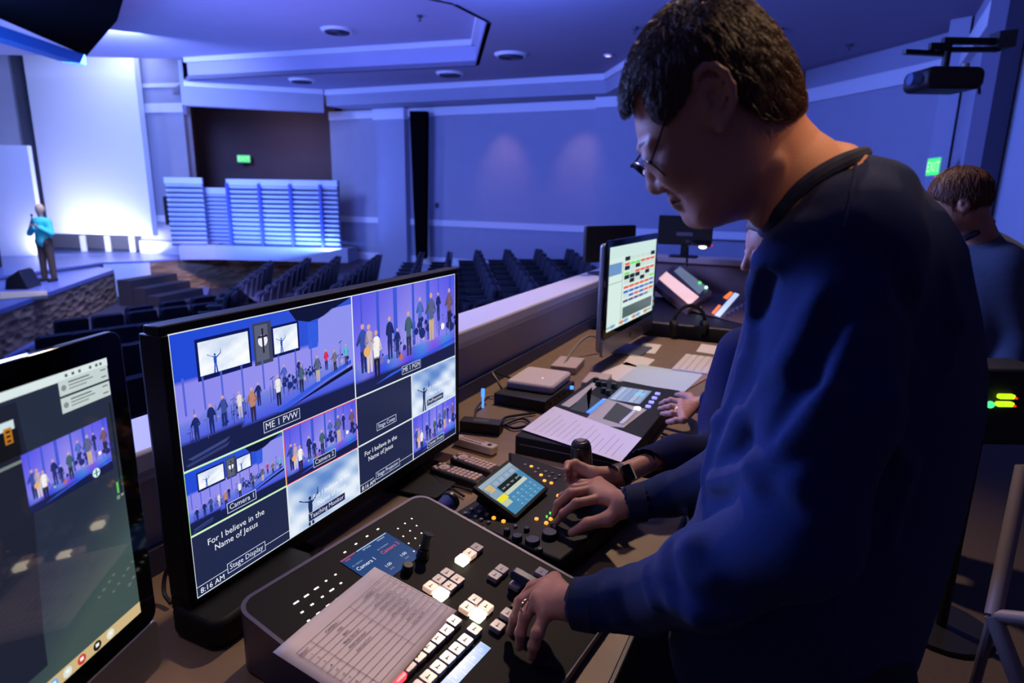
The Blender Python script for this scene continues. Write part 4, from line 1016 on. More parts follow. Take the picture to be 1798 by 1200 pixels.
A1 = ['WIDE', 'BRASS', 'PRAISE TEAM LEFT', 'PRAISE TEAM RIGHT', 'Music Stand Center', '', '', '']; A2 = ['WIDE', 'UPPER STAGE WEEK IN', 'PREACHING CLOSE UP', 'WIDE MAIN STAGE', 'UPPER STAGE CLOSE UP', 'BAPTISTRY', 'Band Wide Out', 'Center Stage Right']
for i in range(8):
    y = 1-.225-.068*(i+1); tx.text(str(i+1), .12, y, .0052, INK)
    if A1[i]: tx.text(A1[i], .375, y, .0046, INK if i < 4 else (84, 84, 120), center=True, wf=.72, rot=0 if i < 4 else .03)
    tx.text(A2[i], .765, y, .0046, INK if i < 6 else (84, 84, 120), center=True, wf=.72, rot=0 if i < 6 else .03)
tx.v = [tuple(PM @ Vector((x, sH-z, .0028))) for x, y, z in tx.v]
tx.build('printing', mat('printed_ink', (84, 72, 94), .8), sheet, smooth=False)

# ================================================================ CAMERA JOYSTICK CONTROLLER
pa, pb_ = onz(790, 905, .80), onz(985, 985, .80); pv = Vector((pb_.x-pa.x, pb_.y-pa.y, 0)).normalized(); pu = Vector((-pv.y, pv.x, 0))
pn2 = Vector((0, 0, 1)); CM = Matrix((pv, pu, pn2)).transposed().to_4x4(); CM.translation = (pa.x, pa.y, .80)
def cl(px, py, z=.80): p = onz(px, py, z)-Vector((pa.x, pa.y, z)); return p.dot(pv), p.dot(pu)
CT = thing('camera_controller', 'black camera controller with joystick and blue touchscreen, under the man\'s far hand', 'control panel', (pa.x, pa.y, DZ))
CI = Matrix.Translation((-pa.x, -pa.y, -DZ)); CLm = CI @ CM
cw = (pb_-pa).length; chh = cl(1000, 835)[1]; fu = cl(893, 795)[1]
body = [(0, 0), (cw, 0), (cw, chh+.02), (cl(893, 795)[0], fu), (.0, cl(838, 832)[1]+.03)]
cb = MB().prism(body, -.058, [0, 0, 0, .004, .004], M=CLm); cb.build('body', mat('controller_black', (10, 10, 13), .55, noise=.2, nscale=200, spec=.2), CT, bevel=.006)
tc_ = [cl(895, 813, .81), cl(955, 857, .81), cl(905, 905, .81), cl(838, 857, .81)]
def touch(c):
    c.rect(0, 0, 1, 1, (70, 134, 176)); c.lay(1)
    c.rect(0, .90, 1, 1, (150, 172, 186)); c.rect(0, .72, 1, .90, (128, 152, 178)); c.rect(.05, .70, .22, .88, (238, 190, 50))
    for i in range(4): c.rect(.28+.17*i, .76, .40+.17*i, .86, (165, 182, 200))
    c.rect(.27, .52, .86, .72, (20, 30, 32)); c.rect(.27, .42, .92, .52, (200, 206, 190)); c.rect(.02, .38, .26, .52, (235, 225, 50)); c.rect(.02, .24, .22, .38, (190, 200, 170)); c.rect(0, .52, .24, .70, (135, 160, 185))
    c.lay(2)
    for i, t in enumerate(('CAM', 'PAN', 'TILT', 'ZOOM')): c.text(t, .31+.14*i, .585, .0045, (210, 220, 215))
    for i in range(5):
        for j in range(3): c.text(('0.0', '128', '50', '75')[(i+j) % 4], .30+.14*i, .30-.12*j, .0045, (190, 220, 240)); c.rect(.30+.14*i, .27-.12*j, .38+.14*i, .275-.12*j, (150, 195, 220))
tn_ = (Vector((0, 0, 1))+pv*.42).normalized(); tp0 = onz(900, 860, .836)
TP = [onp(x, y, tp0, tn_) for x, y in ((895, 813), (955, 857), (905, 905), (838, 857))]
ax_ = ((TP[0]-TP[3])+(TP[1]-TP[2])).normalized(); ayn = tn_.cross(ax_)
if ayn.dot(TP[1]-TP[0]) < 0: ayn = -ayn
tw_ = ((TP[0]-TP[3]).length+(TP[1]-TP[2]).length)/2; th_ = ((TP[1]-TP[0]).length+(TP[2]-TP[3]).length)/2
tc0 = sum(TP, Vector())/4-ax_*tw_/2-ayn*th_/2
TM_ = Matrix((ax_, ayn, tn_)).transposed().to_4x4(); TM_.translation = tc0
TL = CI @ TM_
MB().rbox((tw_/2, th_/2, -.006), (tw_+.018, th_+.018, .014), .006, 'z', M=TL).rbox((tw_/2, th_/2-.01, -.024), (tw_-.01, th_-.03, .036), .006, 'z', M=TL).build('screen_housing', mat('controller_black', (10, 10, 13), .55), CT, bevel=.002)
flat_screen('touchscreen', 0, 0, tw_, th_, touch, CT, TL, h=.0016)
M_or = mat('orange_button', (255, 160, 60), .3, emit=(255, 165, 60), estr=1.3); M_gr = mat('green_button', (70, 240, 90), .3, emit=(80, 250, 90), estr=1.2); M_gy = mat('grey_button', (105, 100, 118), .5)
M_wl = mat('white_button', (240, 240, 240), .3, emit=(245, 245, 235), estr=1.5)
for lst, m in (([(933, 820), (950, 835), (956, 845), (968, 849), (980, 871), (867, 910), (884, 916), (942, 912), (967, 912), (959, 919)], M_or), ([(834, 922)], M_gr), ([(807, 912)], M_wl),
               ([(966, 902), (960, 908)], M_gr),
               ([(922, 817), (945, 824), (958, 829), (970, 832), (982, 836), (940, 830), (964, 838), (975, 842), (828, 895), (842, 899), (855, 904), (821, 917), (845, 913), (858, 918), (849, 929), (835, 908), (975, 925), (905, 925), (817, 902)], M_gy)):
    for px, py in lst:
        x, y = cl(px, py, .803); s_ = .0085 if m in (M_or, M_gr, M_gy) else .005
        if (px, py) in ((966, 902), (960, 908)): s_ = .004
        MB().rbox((x, y, .003), (s_, s_, .006), .0025, 'z', seg=3, M=CLm).build('button', m, CT, bevel=.001)
M_knob = mat('knob_black', (22, 22, 26), .35)
for px, py, r_, h_ in ((908, 945, .012, .012), (935, 950, .017, .010), (965, 940, .018, .014), (890, 935, .008, .014), (925, 930, .007, .010), (948, 965, .007, .008)):
    x, y = cl(px, py, .805); p = CLm @ Vector((x, y, 0)); MB().cyl(p, p+Vector((0, 0, h_)), r_, r_*.92, 24).build('knob', M_knob, CT, bevel=.0015)
x, y = cl(1022, 856, .81); p = CLm @ Vector((x, y, 0))
MB().cyl(p, p+Vector((0, 0, .02)), .038, .028, 24).cyl(p+Vector((0, 0, .018)), p+Vector((0, 0, .04)), .022, .026, 24).build('joystick_boot', M_knob, CT, bevel=.002)
tp = onz(1020, 782, .925)-Vector((pa.x, pa.y, DZ))
MB().cyl(p+Vector((0, 0, .035)), tp, .029, .026, 28).cyl(tp, tp+(tp-p).normalized()*.012, .026, .020, 28).build('joystick_handle', M_knob, CT, bevel=.004); jh_ = C.objects[-1]
under(MB().cyl(tp+(tp-p).normalized()*.012, tp+(tp-p).normalized()*.0145, .012, .012, 20).build('joystick_button', M_gy), jh_)
# left joystick knob lying at the corner, no lamp; 'shade' is its barrel
kn = thing('joystick_knob', 'short black joystick knob lying between switcher and controller', 'lamp', dsk(775, 905))
a = onz(760, 905, .80)-kn.location; b = onz(788, 882, .81)-kn.location
MB().cyl(a, b, .012, .022, 24).build('shade', mat('knob_blue_sheen', (70, 80, 140), .25), kn, bevel=.002)
MB().cyl(b, b+(b-a).normalized()*.014, .026, .024, 24).build('head', M_knob, kn, bevel=.003)
MB().tube([a+Vector((0, 0, 0)), a+Vector((-.02, -.03, -.03)), a+Vector((-.03, -.05, -.06))], .006).build('stem', M_blk, kn)

# ================================================================ SMALL THINGS ON THE DESK
def slab(name, quad, z0, z1, m, label, cat, group=None, bevel=.003, parts=None, rnd=.004):
    """quad: four px corners on the top face at height z1 (far-left, far-right, near-right, near-left)"""
    P = [onz(x, y, z1) for x, y in quad]; c = sum(P, Vector())/4
    ax = ((P[1]-P[0])+(P[2]-P[3])).normalized(); L = ((P[1]-P[0]).length+(P[2]-P[3]).length)/2; Wd = ((P[3]-P[0]).length+(P[2]-P[1]).length)/2
    ay = Vector((-ax.y, ax.x, 0))
    # width from the perpendicular part only
    Wd = (abs((P[3]-P[0]).dot(ay))+abs((P[2]-P[1]).dot(ay)))/2
    r = thing(name, label, cat, (c.x, c.y, z0), math.atan2(ax.y, ax.x), group)
    MB().rbox((0, 0, (z1-z0)/2), (L, Wd, z1-z0), rnd, 'z').build('body', m, r, bevel=bevel)
    return r, L, Wd, z1-z0
M_rem = mat('remote_black', (18, 17, 20), .4); M_rk = mat('remote_keys', (168, 150, 150), .6)
for (a, b), lb in (((onz(762, 812, .775), onz(848, 838, .775)), 'black remote control with pale keys, the one nearer the camera'), ((onz(797, 795, .775), onz(872, 820, .775)), 'black remote control with pale keys, the one farther from the camera')):
    d = b-a; L = d.length; r = thing('remote_control', lb, 'remote control', ((a.x+b.x)/2, (a.y+b.y)/2, DZ), math.atan2(d.y, d.x), 'remote controls beside the multiview monitor')
    MB().rbox((0, 0, .014), (L, .05, .026), .012, 'z').build('body', M_rem, r, bevel=.005)
    ks = MB()
    for i in range(7):
        for j in range(3): ks.rbox((-.02+L*.5*(i/6), -.014+.014*j, .029), (.011, .0115, .004), .002, 'z', seg=2)
    ks.build('keypad', M_rk, r)
    MB().cyl((-L*.28, 0, .027), (-L*.28, 0, .031), .017, .016, 20).cyl((-L*.28, 0, .031), (-L*.28, 0, .033), .007, .007, 16).build('direction_ring', M_rk, r)
    mm = MB()
    for x, y in ((-.42, .012), (-.42, -.012), (-.36, -.018), (-.36, .018)): mm.cyl((x*L, y, .027), (x*L, y, .031), .005)
    mm.build('round_keys', M_rk, r)
r, L, Wd, hh = slab('remote_control', [(795, 768), (866, 789), (874, 780), (806, 762)], DZ+.004, DZ+.03, mat('remote_grey', (176, 166, 160), .5), 'long pale grey remote control behind the two black ones', 'remote control', rnd=.01)
m_ = MB()
for i in range(10):
    for j in range(2): m_.cyl((-L*.32+i*L*.055, (j-.5)*Wd*.45, hh), (-L*.32+i*L*.055, (j-.5)*Wd*.45, hh+.0015), .0035)
m_.build('buttons', mat('reddish_keys', (150, 84, 84), .6), r)
MB().cyl((L*.36, 0, hh), (L*.36, 0, hh+.002), .007).build('power_button', M_blk, r)
a = onz(808, 728, .78)
r, L, Wd, hh = slab('power_adapter', [(809, 735), (820, 727), (880, 741), (875, 752)], DZ, DZ+.04, M_blk, 'black power adapter on the desk right of the multiview monitor', 'power adapter')
MB().box((0, 0, hh+.0003), (L*.5, Wd*.4, .0006)).build('rating_label', mat('grey_label', (60, 60, 64), .6), r)
r, L, Wd, hh = slab('network_box', [(870, 685), (935, 655), (1000, 672), (955, 712)], DZ, DZ+.045, M_blk, 'black metal box under the white router', 'equipment box', bevel=.003)
for i in range(5): MB().box((-L*.3+i*L*.15, -Wd/2-.001, hh*.5), (.014, .003, .012)).build('port', mat('port_dark', (40, 40, 44), .5), r)
r, L, Wd, hh = slab('wifi_router', [(897, 661), (932, 640), (1000, 655), (962, 687)], DZ+.045, DZ+.080, mat('router_white', (208, 194, 190), .5), 'white router standing on a black box beside the half wall', 'router', bevel=.01, rnd=.02)
MB().cyl((-L*.12, -Wd*.12, hh), (-L*.12, -Wd*.12, hh+.001), .003).build('status_light', M_wl, r)
MB().tube(bez([(-L*.2, Wd/2, .02), (-L*.35, Wd/2+.07, .05), (-L*.5, Wd/2+.03, .02), (-L*.6, Wd*.4, -.03)]), .005, 6).build('cord', M_blk, r)
r, L, Wd, hh = slab('power_brick', [(968, 640), (985, 624), (1026, 630), (1010, 648)], DZ, DZ+.035, mat('brick_white', (190, 172, 164), .5), 'small white power brick behind the router', 'power adapter', bevel=.006)
MB().tube(bez([(-L/2, 0, .015), (-L/2-.05, .04, .02), (-L/2-.1, 0, .01)]), .004, 6).build('cord', M_blk, r)
r, L, Wd, hh = slab('small_white_box', [(1022, 670), (1035, 652), (1075, 658), (1060, 676)], DZ, DZ+.03, mat('brick_white', (190, 172, 164), .5), 'small white box between router and lighting board', 'box', bevel=.006)
b_l = mat('blue_led', (60, 110, 255), .3, emit=(60, 120, 255), estr=2.5)
tag(MB().rbox(onz(848, 690, .80), (.012, .012, .03), .004).cyl(onz(848, 690, .80)-Vector((0, 0, .06)), onz(848, 690, .80), .004).build('network_plug', b_l), 'glowing blue network plug against the half wall', 'plug')
tag(MB().rbox(onz(1004, 681, .775), (.014, .012, .012), .004).build('indicator_lamp', b_l), 'small blue light beside the white router', 'lamp')
cable([dsk(735, 800, .01), dsk(750, 830, .01), dsk(790, 850, .008), dsk(830, 862, .008)], .004, 'black cable between the monitor and the camera controller')
cable([dsk(760, 795, .01), dsk(765, 838, .01), dsk(815, 872, .008)], .0035, 'thin black cable beside the remote controls')
cable([dsk(880, 748, .01), dsk(915, 735, .01), dsk(930, 745, .01), dsk(900, 752, .01), dsk(885, 735, .01), dsk(940, 725, .01)], .005, 'black coiled cable leaving the power adapter')
cable([dsk(855, 700, .02), dsk(838, 715, .02), dsk(832, 740, .01)], .004, 'black cable hanging along the half wall')
cable([dsk(1060, 600, .06), dsk(1035, 590, .10), dsk(1010, 610, .06), dsk(990, 640, .03)], .006, 'pale cable looping behind the far computer', mat('pale_cable', (130, 122, 120), .6))
cable([dsk(300, 945, .04), dsk(275, 948, .05), dsk(285, 960, .03), dsk(305, 955, .03)], .004, 'black cable loop left of the multiview monitor')
cable([dsk(312, 985, .08), dsk(292, 1005, .05), dsk(288, 1040, .02), dsk(300, 1060, .01)], .004, 'black cable hanging at the lower left corner of the multiview monitor')
# lighting board
lb0, lb1, lb2, lb3 = onz(915, 757, .80), onz(1047, 660, .80), onz(1190, 690, .80), onz(1092, 815, .80)
cx = (lb0+lb1+lb2+lb3)/4; ayy = ((lb1-lb0)+(lb2-lb3)).normalized(); LB_L = ((lb1-lb0).length+(lb2-lb3).length)/2; LB_W = (lb3-lb0).length*.97
LBm = thing('lighting_board', 'black lighting control board with a small touchscreen, partly covered by a sheet', 'control panel', (cx.x, cx.y, DZ), math.atan2(ayy.y, ayy.x))
LI = LBm.location
def ll(px, py, z=.80):
    p = onz(px, py, z)-Vector((cx.x, cx.y, z)); return p.dot(ayy), p.dot(Vector((-ayy.y, ayy.x, 0)))
MB().rbox((0, 0, .03), (LB_L, LB_W, .06), .008, 'z').build('body', mat('board_black', (18, 20, 26), .6, spec=.2), LBm, bevel=.003)
MB().box((-LB_L/2-.0005, 0, .035), (.001, LB_W*.9, .002)).build('seam', M_gy, LBm)
def lpoly(name, pts, m, h=.0612, t=.001, z=.80):
    q = [ll(x, y, z) for x, y in pts]; MB().prism(q, h-t, h).build(name, m, LBm)
M_lp = mat('board_label_cream', (178, 170, 160), .7); M_gn = mat('board_green', (40, 52, 50), .6)
lpoly('label_strip', [(985, 712), (1000, 716), (1058, 672), (1047, 668)], M_lp)
lpoly('label_strip', [(1022, 745), (1095, 752), (1136, 720), (1060, 700)], M_lp)
lpoly('fader_bay', [(1000, 720), (1033, 728), (1056, 703), (1030, 690), (1040, 680)], M_gn, h=.0618)
lpoly('fader_bay', [(1058, 736), (1090, 746), (1112, 722), (1083, 708)], M_gn, h=.0618)
for i in range(8):
    t = i/7
    for A_, B_, m in (((1034, 726), (1060, 705), mat('blue_key', (90, 150, 250), .3, emit=(80, 140, 250), estr=.8)), ((1092, 745), (1115, 724), mat('pale_key', (190, 185, 195), .4, emit=(190, 190, 200), estr=.3))):
        x, y = ll(A_[0]+(B_[0]-A_[0])*t, A_[1]+(B_[1]-A_[1])*t); MB().rbox((x, y, .064), (.016, .014, .006), .003, 'z').build('key', m, LBm)
for i in range(4):
    x, y = ll(1138+5.5*i, 716-7.5*i); MB().rbox((x, y, .064), (.017, .018, .006), .003, 'z').build('key', mat('violet_key', (170, 170, 255), .3, emit=(150, 150, 255), estr=1), LBm)
x, y = ll(1119, 720); MB().cyl((x, y, .06), (x, y, .069), .012).build('lit_button', M_wl, LBm)
for px, py in ((1060, 690), (1068, 694), (1060, 680), (1078, 682), (1050, 678), (1046, 672)):
    x, y = ll(px, py); MB().cyl((x, y, .06), (x, y, .08), .013, .011).build('knob', M_knob, LBm, bevel=.001)
def lscreen(c):
    c.rect(0, 0, 1, 1, (120, 135, 175)); c.lay(1)
    for i in range(7):
        for j in range(5): c.rect(.04+.135*i, .06+.18*j, .15+.135*i, .20+.18*j, ((150, 165, 205), (175, 185, 215), (130, 150, 200))[(i*3+j) % 3])
    c.rect(.55, .1, .75, .4, (110, 200, 235))
s0, s1, s2, s3 = ll(1072, 700), ll(1091, 678), ll(1142, 690), ll(1122, 714)
sx0, sx1 = (s0[0]+s3[0])/2, (s1[0]+s2[0])/2; sy0, sy1 = (s2[1]+s3[1])/2, (s0[1]+s1[1])/2
c = Canvas(.0001); c.sub(0, 0, sx1-sx0, sy1-sy0); lscreen(c); c.v = [(sx0+x, sy0+z, .0625-y) for x, y, z in c.v]; c.build('touchscreen', screen_mat('panel_picture', .2), LBm, colors=True)
# papers
def paper(pts, z, label, m=M_paper, lines=0, name='paper_sheet', group='paper sheets on the desk', rot=0):
    P = [onz(x, y, z) for x, y in pts]; c = sum(P, Vector())/len(P)
    r = thing(name, label, 'paper', (c.x, c.y, z)); MB().prism([(p.x-c.x, p.y-c.y) for p in P], 0, .0008).build('page', m, r)
    if lines:
        a, b, d_, e_ = [p-c for p in P[:4]]; L_ = MB()
        for i in range(lines):
            t = (i+1)/(lines+1); p = a.lerp(e_, t*.92+.04); q = b.lerp(d_, t*.92+.04); q = p.lerp(q, .55+.35*((i*37 % 10)/10)); p = p.lerp(q, .12)
            n_ = Vector((-(q-p).y, (q-p).x, 0)).normalized()*.0012
            L_.add([(p.x, p.y, .0011), (q.x, q.y, .0011), (q.x+n_.x, q.y+n_.y, .0011), (p.x+n_.x, p.y+n_.y, .0011)], [(0, 1, 2, 3)])
        L_.build('printing', mat('faded_ink', (130, 112, 112), .8), r)
    return r
paper([(917, 755), (973, 714), (1127, 770), (1090, 812)], .805, 'printed white sheet lying over the near half of the lighting board', lines=14)
paper([(1055, 655), (1100, 636), (1150, 655), (1086, 672)], DZ+.002, 'cream sheet just behind the lighting board')
paper([(1086, 668), (1122, 640), (1235, 658), (1200, 690)], DZ+.004, 'wide pale blue sheet behind the lighting board', mat('pale_blue_paper', (186, 200, 204), .8))
paper([(1118, 618), (1128, 602), (1162, 606), (1150, 622)], DZ+.002, 'small white sheet at the foot of the far computer')
paper([(1092, 640), (1108, 622), (1150, 632), (1132, 648)], DZ+.002, 'cream slip of paper left of the white keyboard')
paper([(1222, 618), (1232, 604), (1270, 610), (1262, 624)], DZ+.002, 'pale sheet behind the white keyboard beside the headphones')
tag(paper([(1170, 705), (1178, 698), (1240, 640), (1250, 660)], DZ+.003, 'brown folder edge behind the lighting board', mat('tan_folder', (150, 118, 104), .8)), group='')
r, L, Wd, hh = slab('keyboard', [(1180, 646), (1205, 621), (1262, 630), (1242, 658)], DZ, DZ+.012, mat('keyboard_white', (200, 192, 190), .5), 'white computer keyboard on the desk behind the lighting board', 'keyboard')
m_ = MB()
for i in range(12):
    for j in range(5): m_.rbox((-L/2+L*(i+.5)/12, -Wd/2+Wd*(j+.5)/5, hh), (L/12*.82, Wd/5*.78, .004), .002, 'z', seg=1)
m_.build('keys', mat('key_white', (225, 215, 212), .5), r)
hp = dsk(1208, 594)
r = thing('headphones', 'black headphones resting on the desk in front of the far console', 'headphones', hp, .5)
M_pad = mat('ear_pad', (20, 17, 18), .6)
MB().tube([(.09*math.cos(t), .0, .09+.10*math.sin(t)) for t in [PI*i/16 for i in range(17)]], .011, 8).build('headband', M_blk, r)
for s_ in (-1, 1):
    o = MB().rbox((s_*.088, 0, .055), (.035, .085, .10), .035, 'x').build('ear_cup', M_pad, r, bevel=.01)
under(MB().cyl((.108, 0, .055), (.112, 0, .055), .015).build('cup_badge', M_gy), o)

# ================================================================ FAR MIXING CONSOLE
M_con = mat('console_body', (26, 24, 28), .5); M_cong = mat('console_face', (110, 84, 84), .5, noise=.15, nscale=20)
k0 = onz(1150, 500, .90); 
con = thing('mixing_console', 'large mixing console with a pink-lit raised display at the end of the desk', 'mixing console', (-.72, 4.15, 0), 0)
MB().rbox((.08, 0, .66), (1.0, .95, .30), .03, 'z').build('body', M_con, con, bevel=.01)
MB().box((-.35, -.45, .26), (.06, .06, .52)).build('leg', M_con, con); MB().box((.5, -.45, .26), (.06, .06, .52)).build('leg', M_con, con); MB().box((-.35, .45, .26), (.06, .06, .52)).build('leg', M_con, con); MB().box((.5, .45, .26), (.06, .06, .52)).build('leg', M_con, con)
def cp(px, py, z): p = onz(px, py, z); return (p.x+.72, p.y-4.15, z)
def cquad(name, pts, m, dz=.004):
    vs = [cp(*p) for p in pts]; MB().add(vs+[(x, y, z-dz) for x, y, z in vs], [(0, 1, 2, 3), (7, 6, 5, 4), (0, 4, 5, 1), (1, 5, 6, 2), (2, 6, 7, 3), (3, 7, 4, 0)]).build(name, m, con)
cquad('control_surface', [(1212, 545, .825), (1240, 515, .825), (1345, 520, .825), (1320, 572, .815)], M_cong)
rp0, rp1, rp2 = onz(1150, 500, .90), onz(1185, 468, .95), onz(1208, 545, .84); rpn = (rp1-rp0).cross(rp2-rp0).normalized()
if rpn.z < 0: rpn = -rpn
def pquad(name, px, m, off, th):
    P = [onp(x, y, rp0+rpn*off, rpn)-Vector((-.72, 4.15, 0)) for x, y in px]; Q = [p-rpn*th for p in P]
    return MB().add([tuple(p) for p in P+Q], [(0, 1, 2, 3), (7, 6, 5, 4), (0, 4, 5, 1), (1, 5, 6, 2), (2, 6, 7, 3), (3, 7, 4, 0)]).build(name, m, con)
rp_ = pquad('raised_panel', [(1150, 500), (1182, 466), (1250, 512), (1208, 545)], mat('panel_pinkgrey', (120, 92, 92), .5), 0, .04)
M_pink = mat('pink_display', (255, 205, 200), .4, emit=(252, 205, 200), estr=.9)
under(pquad('lit_display', [(1157, 489), (1170, 477), (1227, 521), (1211, 535)], M_pink, .005, .004), rp_)
under(pquad('grey_display', [(1184, 476), (1194, 468), (1240, 503), (1228, 516)], mat('grey_display', (120, 128, 140), .4, emit=(105, 118, 128), estr=.8), .005, .004), rp_)
for px, py, m in ((1229, 497, M_gr), (1240, 505, mat('pale_green_led', (210, 255, 220), .3, emit=(200, 255, 215), estr=1.4)), (1228, 542, mat('pale_green_led', (210, 255, 220), .3, emit=(200, 255, 215), estr=1.4))):
    v = (onp(px, py, rp0+rpn*.01, rpn)-Vector((-.72, 4.15, 0))) if py < 510 else Vector(cp(px, py, .845)); MB().ball(v, .012).build('status_light', m, con)
M_org = mat('orange_meter', (255, 130, 50), .3, emit=(255, 125, 50), estr=1.1)
cquad('orange_meter', [(1250, 549, .83), (1262, 535, .83), (1266, 537, .83), (1254, 551, .83)], M_org); cquad('orange_meter', [(1270, 522, .83), (1282, 512, .83), (1287, 514, .83), (1277, 525, .83)], M_org)
cquad('fader_display', [(1255, 553, .83), (1290, 514, .83), (1298, 517, .83), (1264, 556, .83)], mat('pale_blue_display', (200, 215, 255), .3, emit=(190, 208, 250), estr=1))
for i in range(6):
    v = Vector(cp(1275+7*i, 556-4*i, .83)); MB().rbox((v.x, v.y, v.z+.012), (.02, .035, .02), .004, 'z').build('fader_cap', M_gy, con)
# two monitors seen from behind
def back_monitor(px, py, d, w_px, h0, h1, rz, label, foot):
    c = at(px, py, d); w_ = w_px*d/FPX; H_ = h0*d/FPX
    r = thing('monitor', label, 'monitor', (c.x, c.y, foot), rz, None); zc = c.z-foot
    MB().rbox((0, 0, zc), (w_, .03, H_), .012, 'y').build('back_cover', M_blk, r, bevel=.006)
    MB().rbox((0, .02, zc), (w_*.6, .03, H_*.6), .02, 'y').build('electronics_hump', M_blk, r, bevel=.006)
    c2 = Canvas(.0003); c2.sub(-w_*.24, zc-H_*.2, w_*.24, zc-H_*.2+.028); c2.rect(0, 0, 1, 1, (70, 70, 84)); c2.v = [(x, y-.0165, z) for x, y, z in c2.v]
    MB().rbox((0, -.0165, zc-H_*.12), (w_*.30, .003, .028), .004, 'y').build('name_strip', mat('pale_strip', (95, 92, 112), .5), r)
    MB().box((0, .02, (zc-H_*.3)/2), (.05, .02, zc-H_*.3)).build('stand_neck', M_blk, r); MB().rbox((0, .02, .006), (.22, .16, .012), .03, 'z').build('stand_foot', M_blk, r, bevel=.003)
back_monitor(1071, 428, 4.15, 118, 62, 0, YAW+.62, 'black monitor on the half wall, left of the far computer\'s screen', 1.025)
back_monitor(1203, 405, 5.0, 92, 50, 0, YAW-.35, 'black monitor behind the mixing console, below the man\'s chin', 1.06)
# desk lamp with small glowing head
r = thing('console_lamp', 'small gooseneck console lamp with a bright tip below the man\'s chin', 'lamp', onz(1205, 470, .98))
b0 = Vector((0, 0, 0)); hd_ = at(1234, 431, 4.6)-r.location
MB().tube(bez([b0, b0+Vector((0, 0, .15)), hd_+Vector((-.10, -.05, .03)), hd_]), .008).build('gooseneck', M_blk, r)
MB().cyl(hd_+Vector((-.07, -.03, .02)), hd_+Vector((.05, .02, .012)), .02, .025).build('shade', M_blk, r)
MB().ball(hd_-Vector((0, 0, .012)), (.028, .02, .014)).build('bulb', mat('warm_tip', (255, 235, 220), .3, emit=(255, 235, 215), estr=3), r)
MB().ball(hd_+Vector((.055, .02, 0)), .010).build('red_light', mat('red_lamp', (200, 40, 60), .4, emit=(230, 40, 90), estr=1), r)

# ================================================================ PEOPLE
M_skinm = mat('operator_skin', (186, 132, 112), .5, noise=.22, nscale=35, bump=.25, bscale=500, sss=.12)
M_sweat = mat('blue_sweater', (20, 42, 94), .95, noise=.35, nscale=120, bump=.6, bscale=900, sheen=.08, spec=.2)
M_shirt2 = mat('navy_shirt', (18, 24, 68), .9, noise=.3, nscale=60, bump=.4, bscale=500, spec=.2)
M_shirt3 = mat('grey_blue_shirt', (74, 84, 110), .95, noise=.4, nscale=60, bump=.4, bscale=400, sheen=.2)
M_hair = mat('brown_hair', (62, 38, 24), .55, noise=.5, nscale=120)
M_hair3 = mat('light_brown_hair', (84, 52, 34), .6, noise=.5, nscale=80)
M_jean = mat('dark_trousers', (28, 26, 40), .9, noise=.3, nscale=90, bump=.4, bscale=600)
M_khaki = mat('khaki_trousers', (140, 118, 120), .9, noise=.3, nscale=90, bump=.4, bscale=600)
M_shoe = mat('dark_shoe', (40, 30, 30), .5)
M_gold = mat('wedding_ring', (210, 190, 180), .2, metal=1)
def par(o, r): o.parent = r; o.matrix_parent_inverse = r.matrix_basis.inverted(); return o
def mbw(mb, name, m, r, **k):
    return par(mb.build(name, m, **k), r)
def rot_axes(x, y):
    x = Vector(x).normalized(); z = x.cross(Vector(y)).normalized(); y = z.cross(x); return [[x[i], y[i], z[i]] for i in range(3)]
def sdf_box(pts, m, h):
    P = np.array([list(p) for p in pts]); return SDF(P.min(0)-m, P.max(0)+m, h)
def hand(knuck, wrist, fingers, thumb, rw=.026, palm_r=.0115, h=.0022, sleeve_to=None, fr=1.0):
    allp = [wrist]+list(knuck)+[p for f in fingers for p in f]+list(thumb)+([sleeve_to] if sleeve_to is not None else [])
    s = sdf_box(allp, .04, h)
    for kx in knuck: s.cap(Vector(wrist), kx, rw*.62, palm_r, .012)
    for i in range(len(knuck)-1):
        s.cap(knuck[i], knuck[i+1], palm_r*.95, palm_r*.95, .008)
        m0 = Vector(wrist).lerp((Vector(knuck[i])+Vector(knuck[i+1]))/2, .55); s.cap(m0, (Vector(knuck[i])+Vector(knuck[i+1]))/2, palm_r*1.2, palm_r*.9, .012)
    for kx, f in zip(knuck, fingers):
        ps = [Vector(kx)]+[Vector(p) for p in f]; n_ = len(ps)
        rs = [.0118*fr, .0104*fr, .0093*fr, .0076*fr][:n_]
        if n_ == 3: rs = [.0104*fr, .0090*fr, .0070*fr]
        s.chain(ps, rs, .0035)
        for p_, r_ in zip(ps[1:-1], rs[1:-1]): s.ell(p_, (r_*1.08,)*3, k=.004)
    s.chain([Vector(wrist).lerp(Vector(thumb[0]), .3)]+[Vector(p) for p in thumb], [.019, .0165, .0128, .0092][:len(thumb)+1], .008)
    if sleeve_to is not None: s.cap(wrist, sleeve_to, rw*.95, rw*.88, .015)
    # tendons on the back of the hand
    for kx in knuck[:4]: s.cap(Vector(wrist).lerp(Vector(kx), .35)+Vector((0, 0, .011)), Vector(kx)+Vector((0, 0, .004)), .0030, .0055, .006)
    return s.mesh()

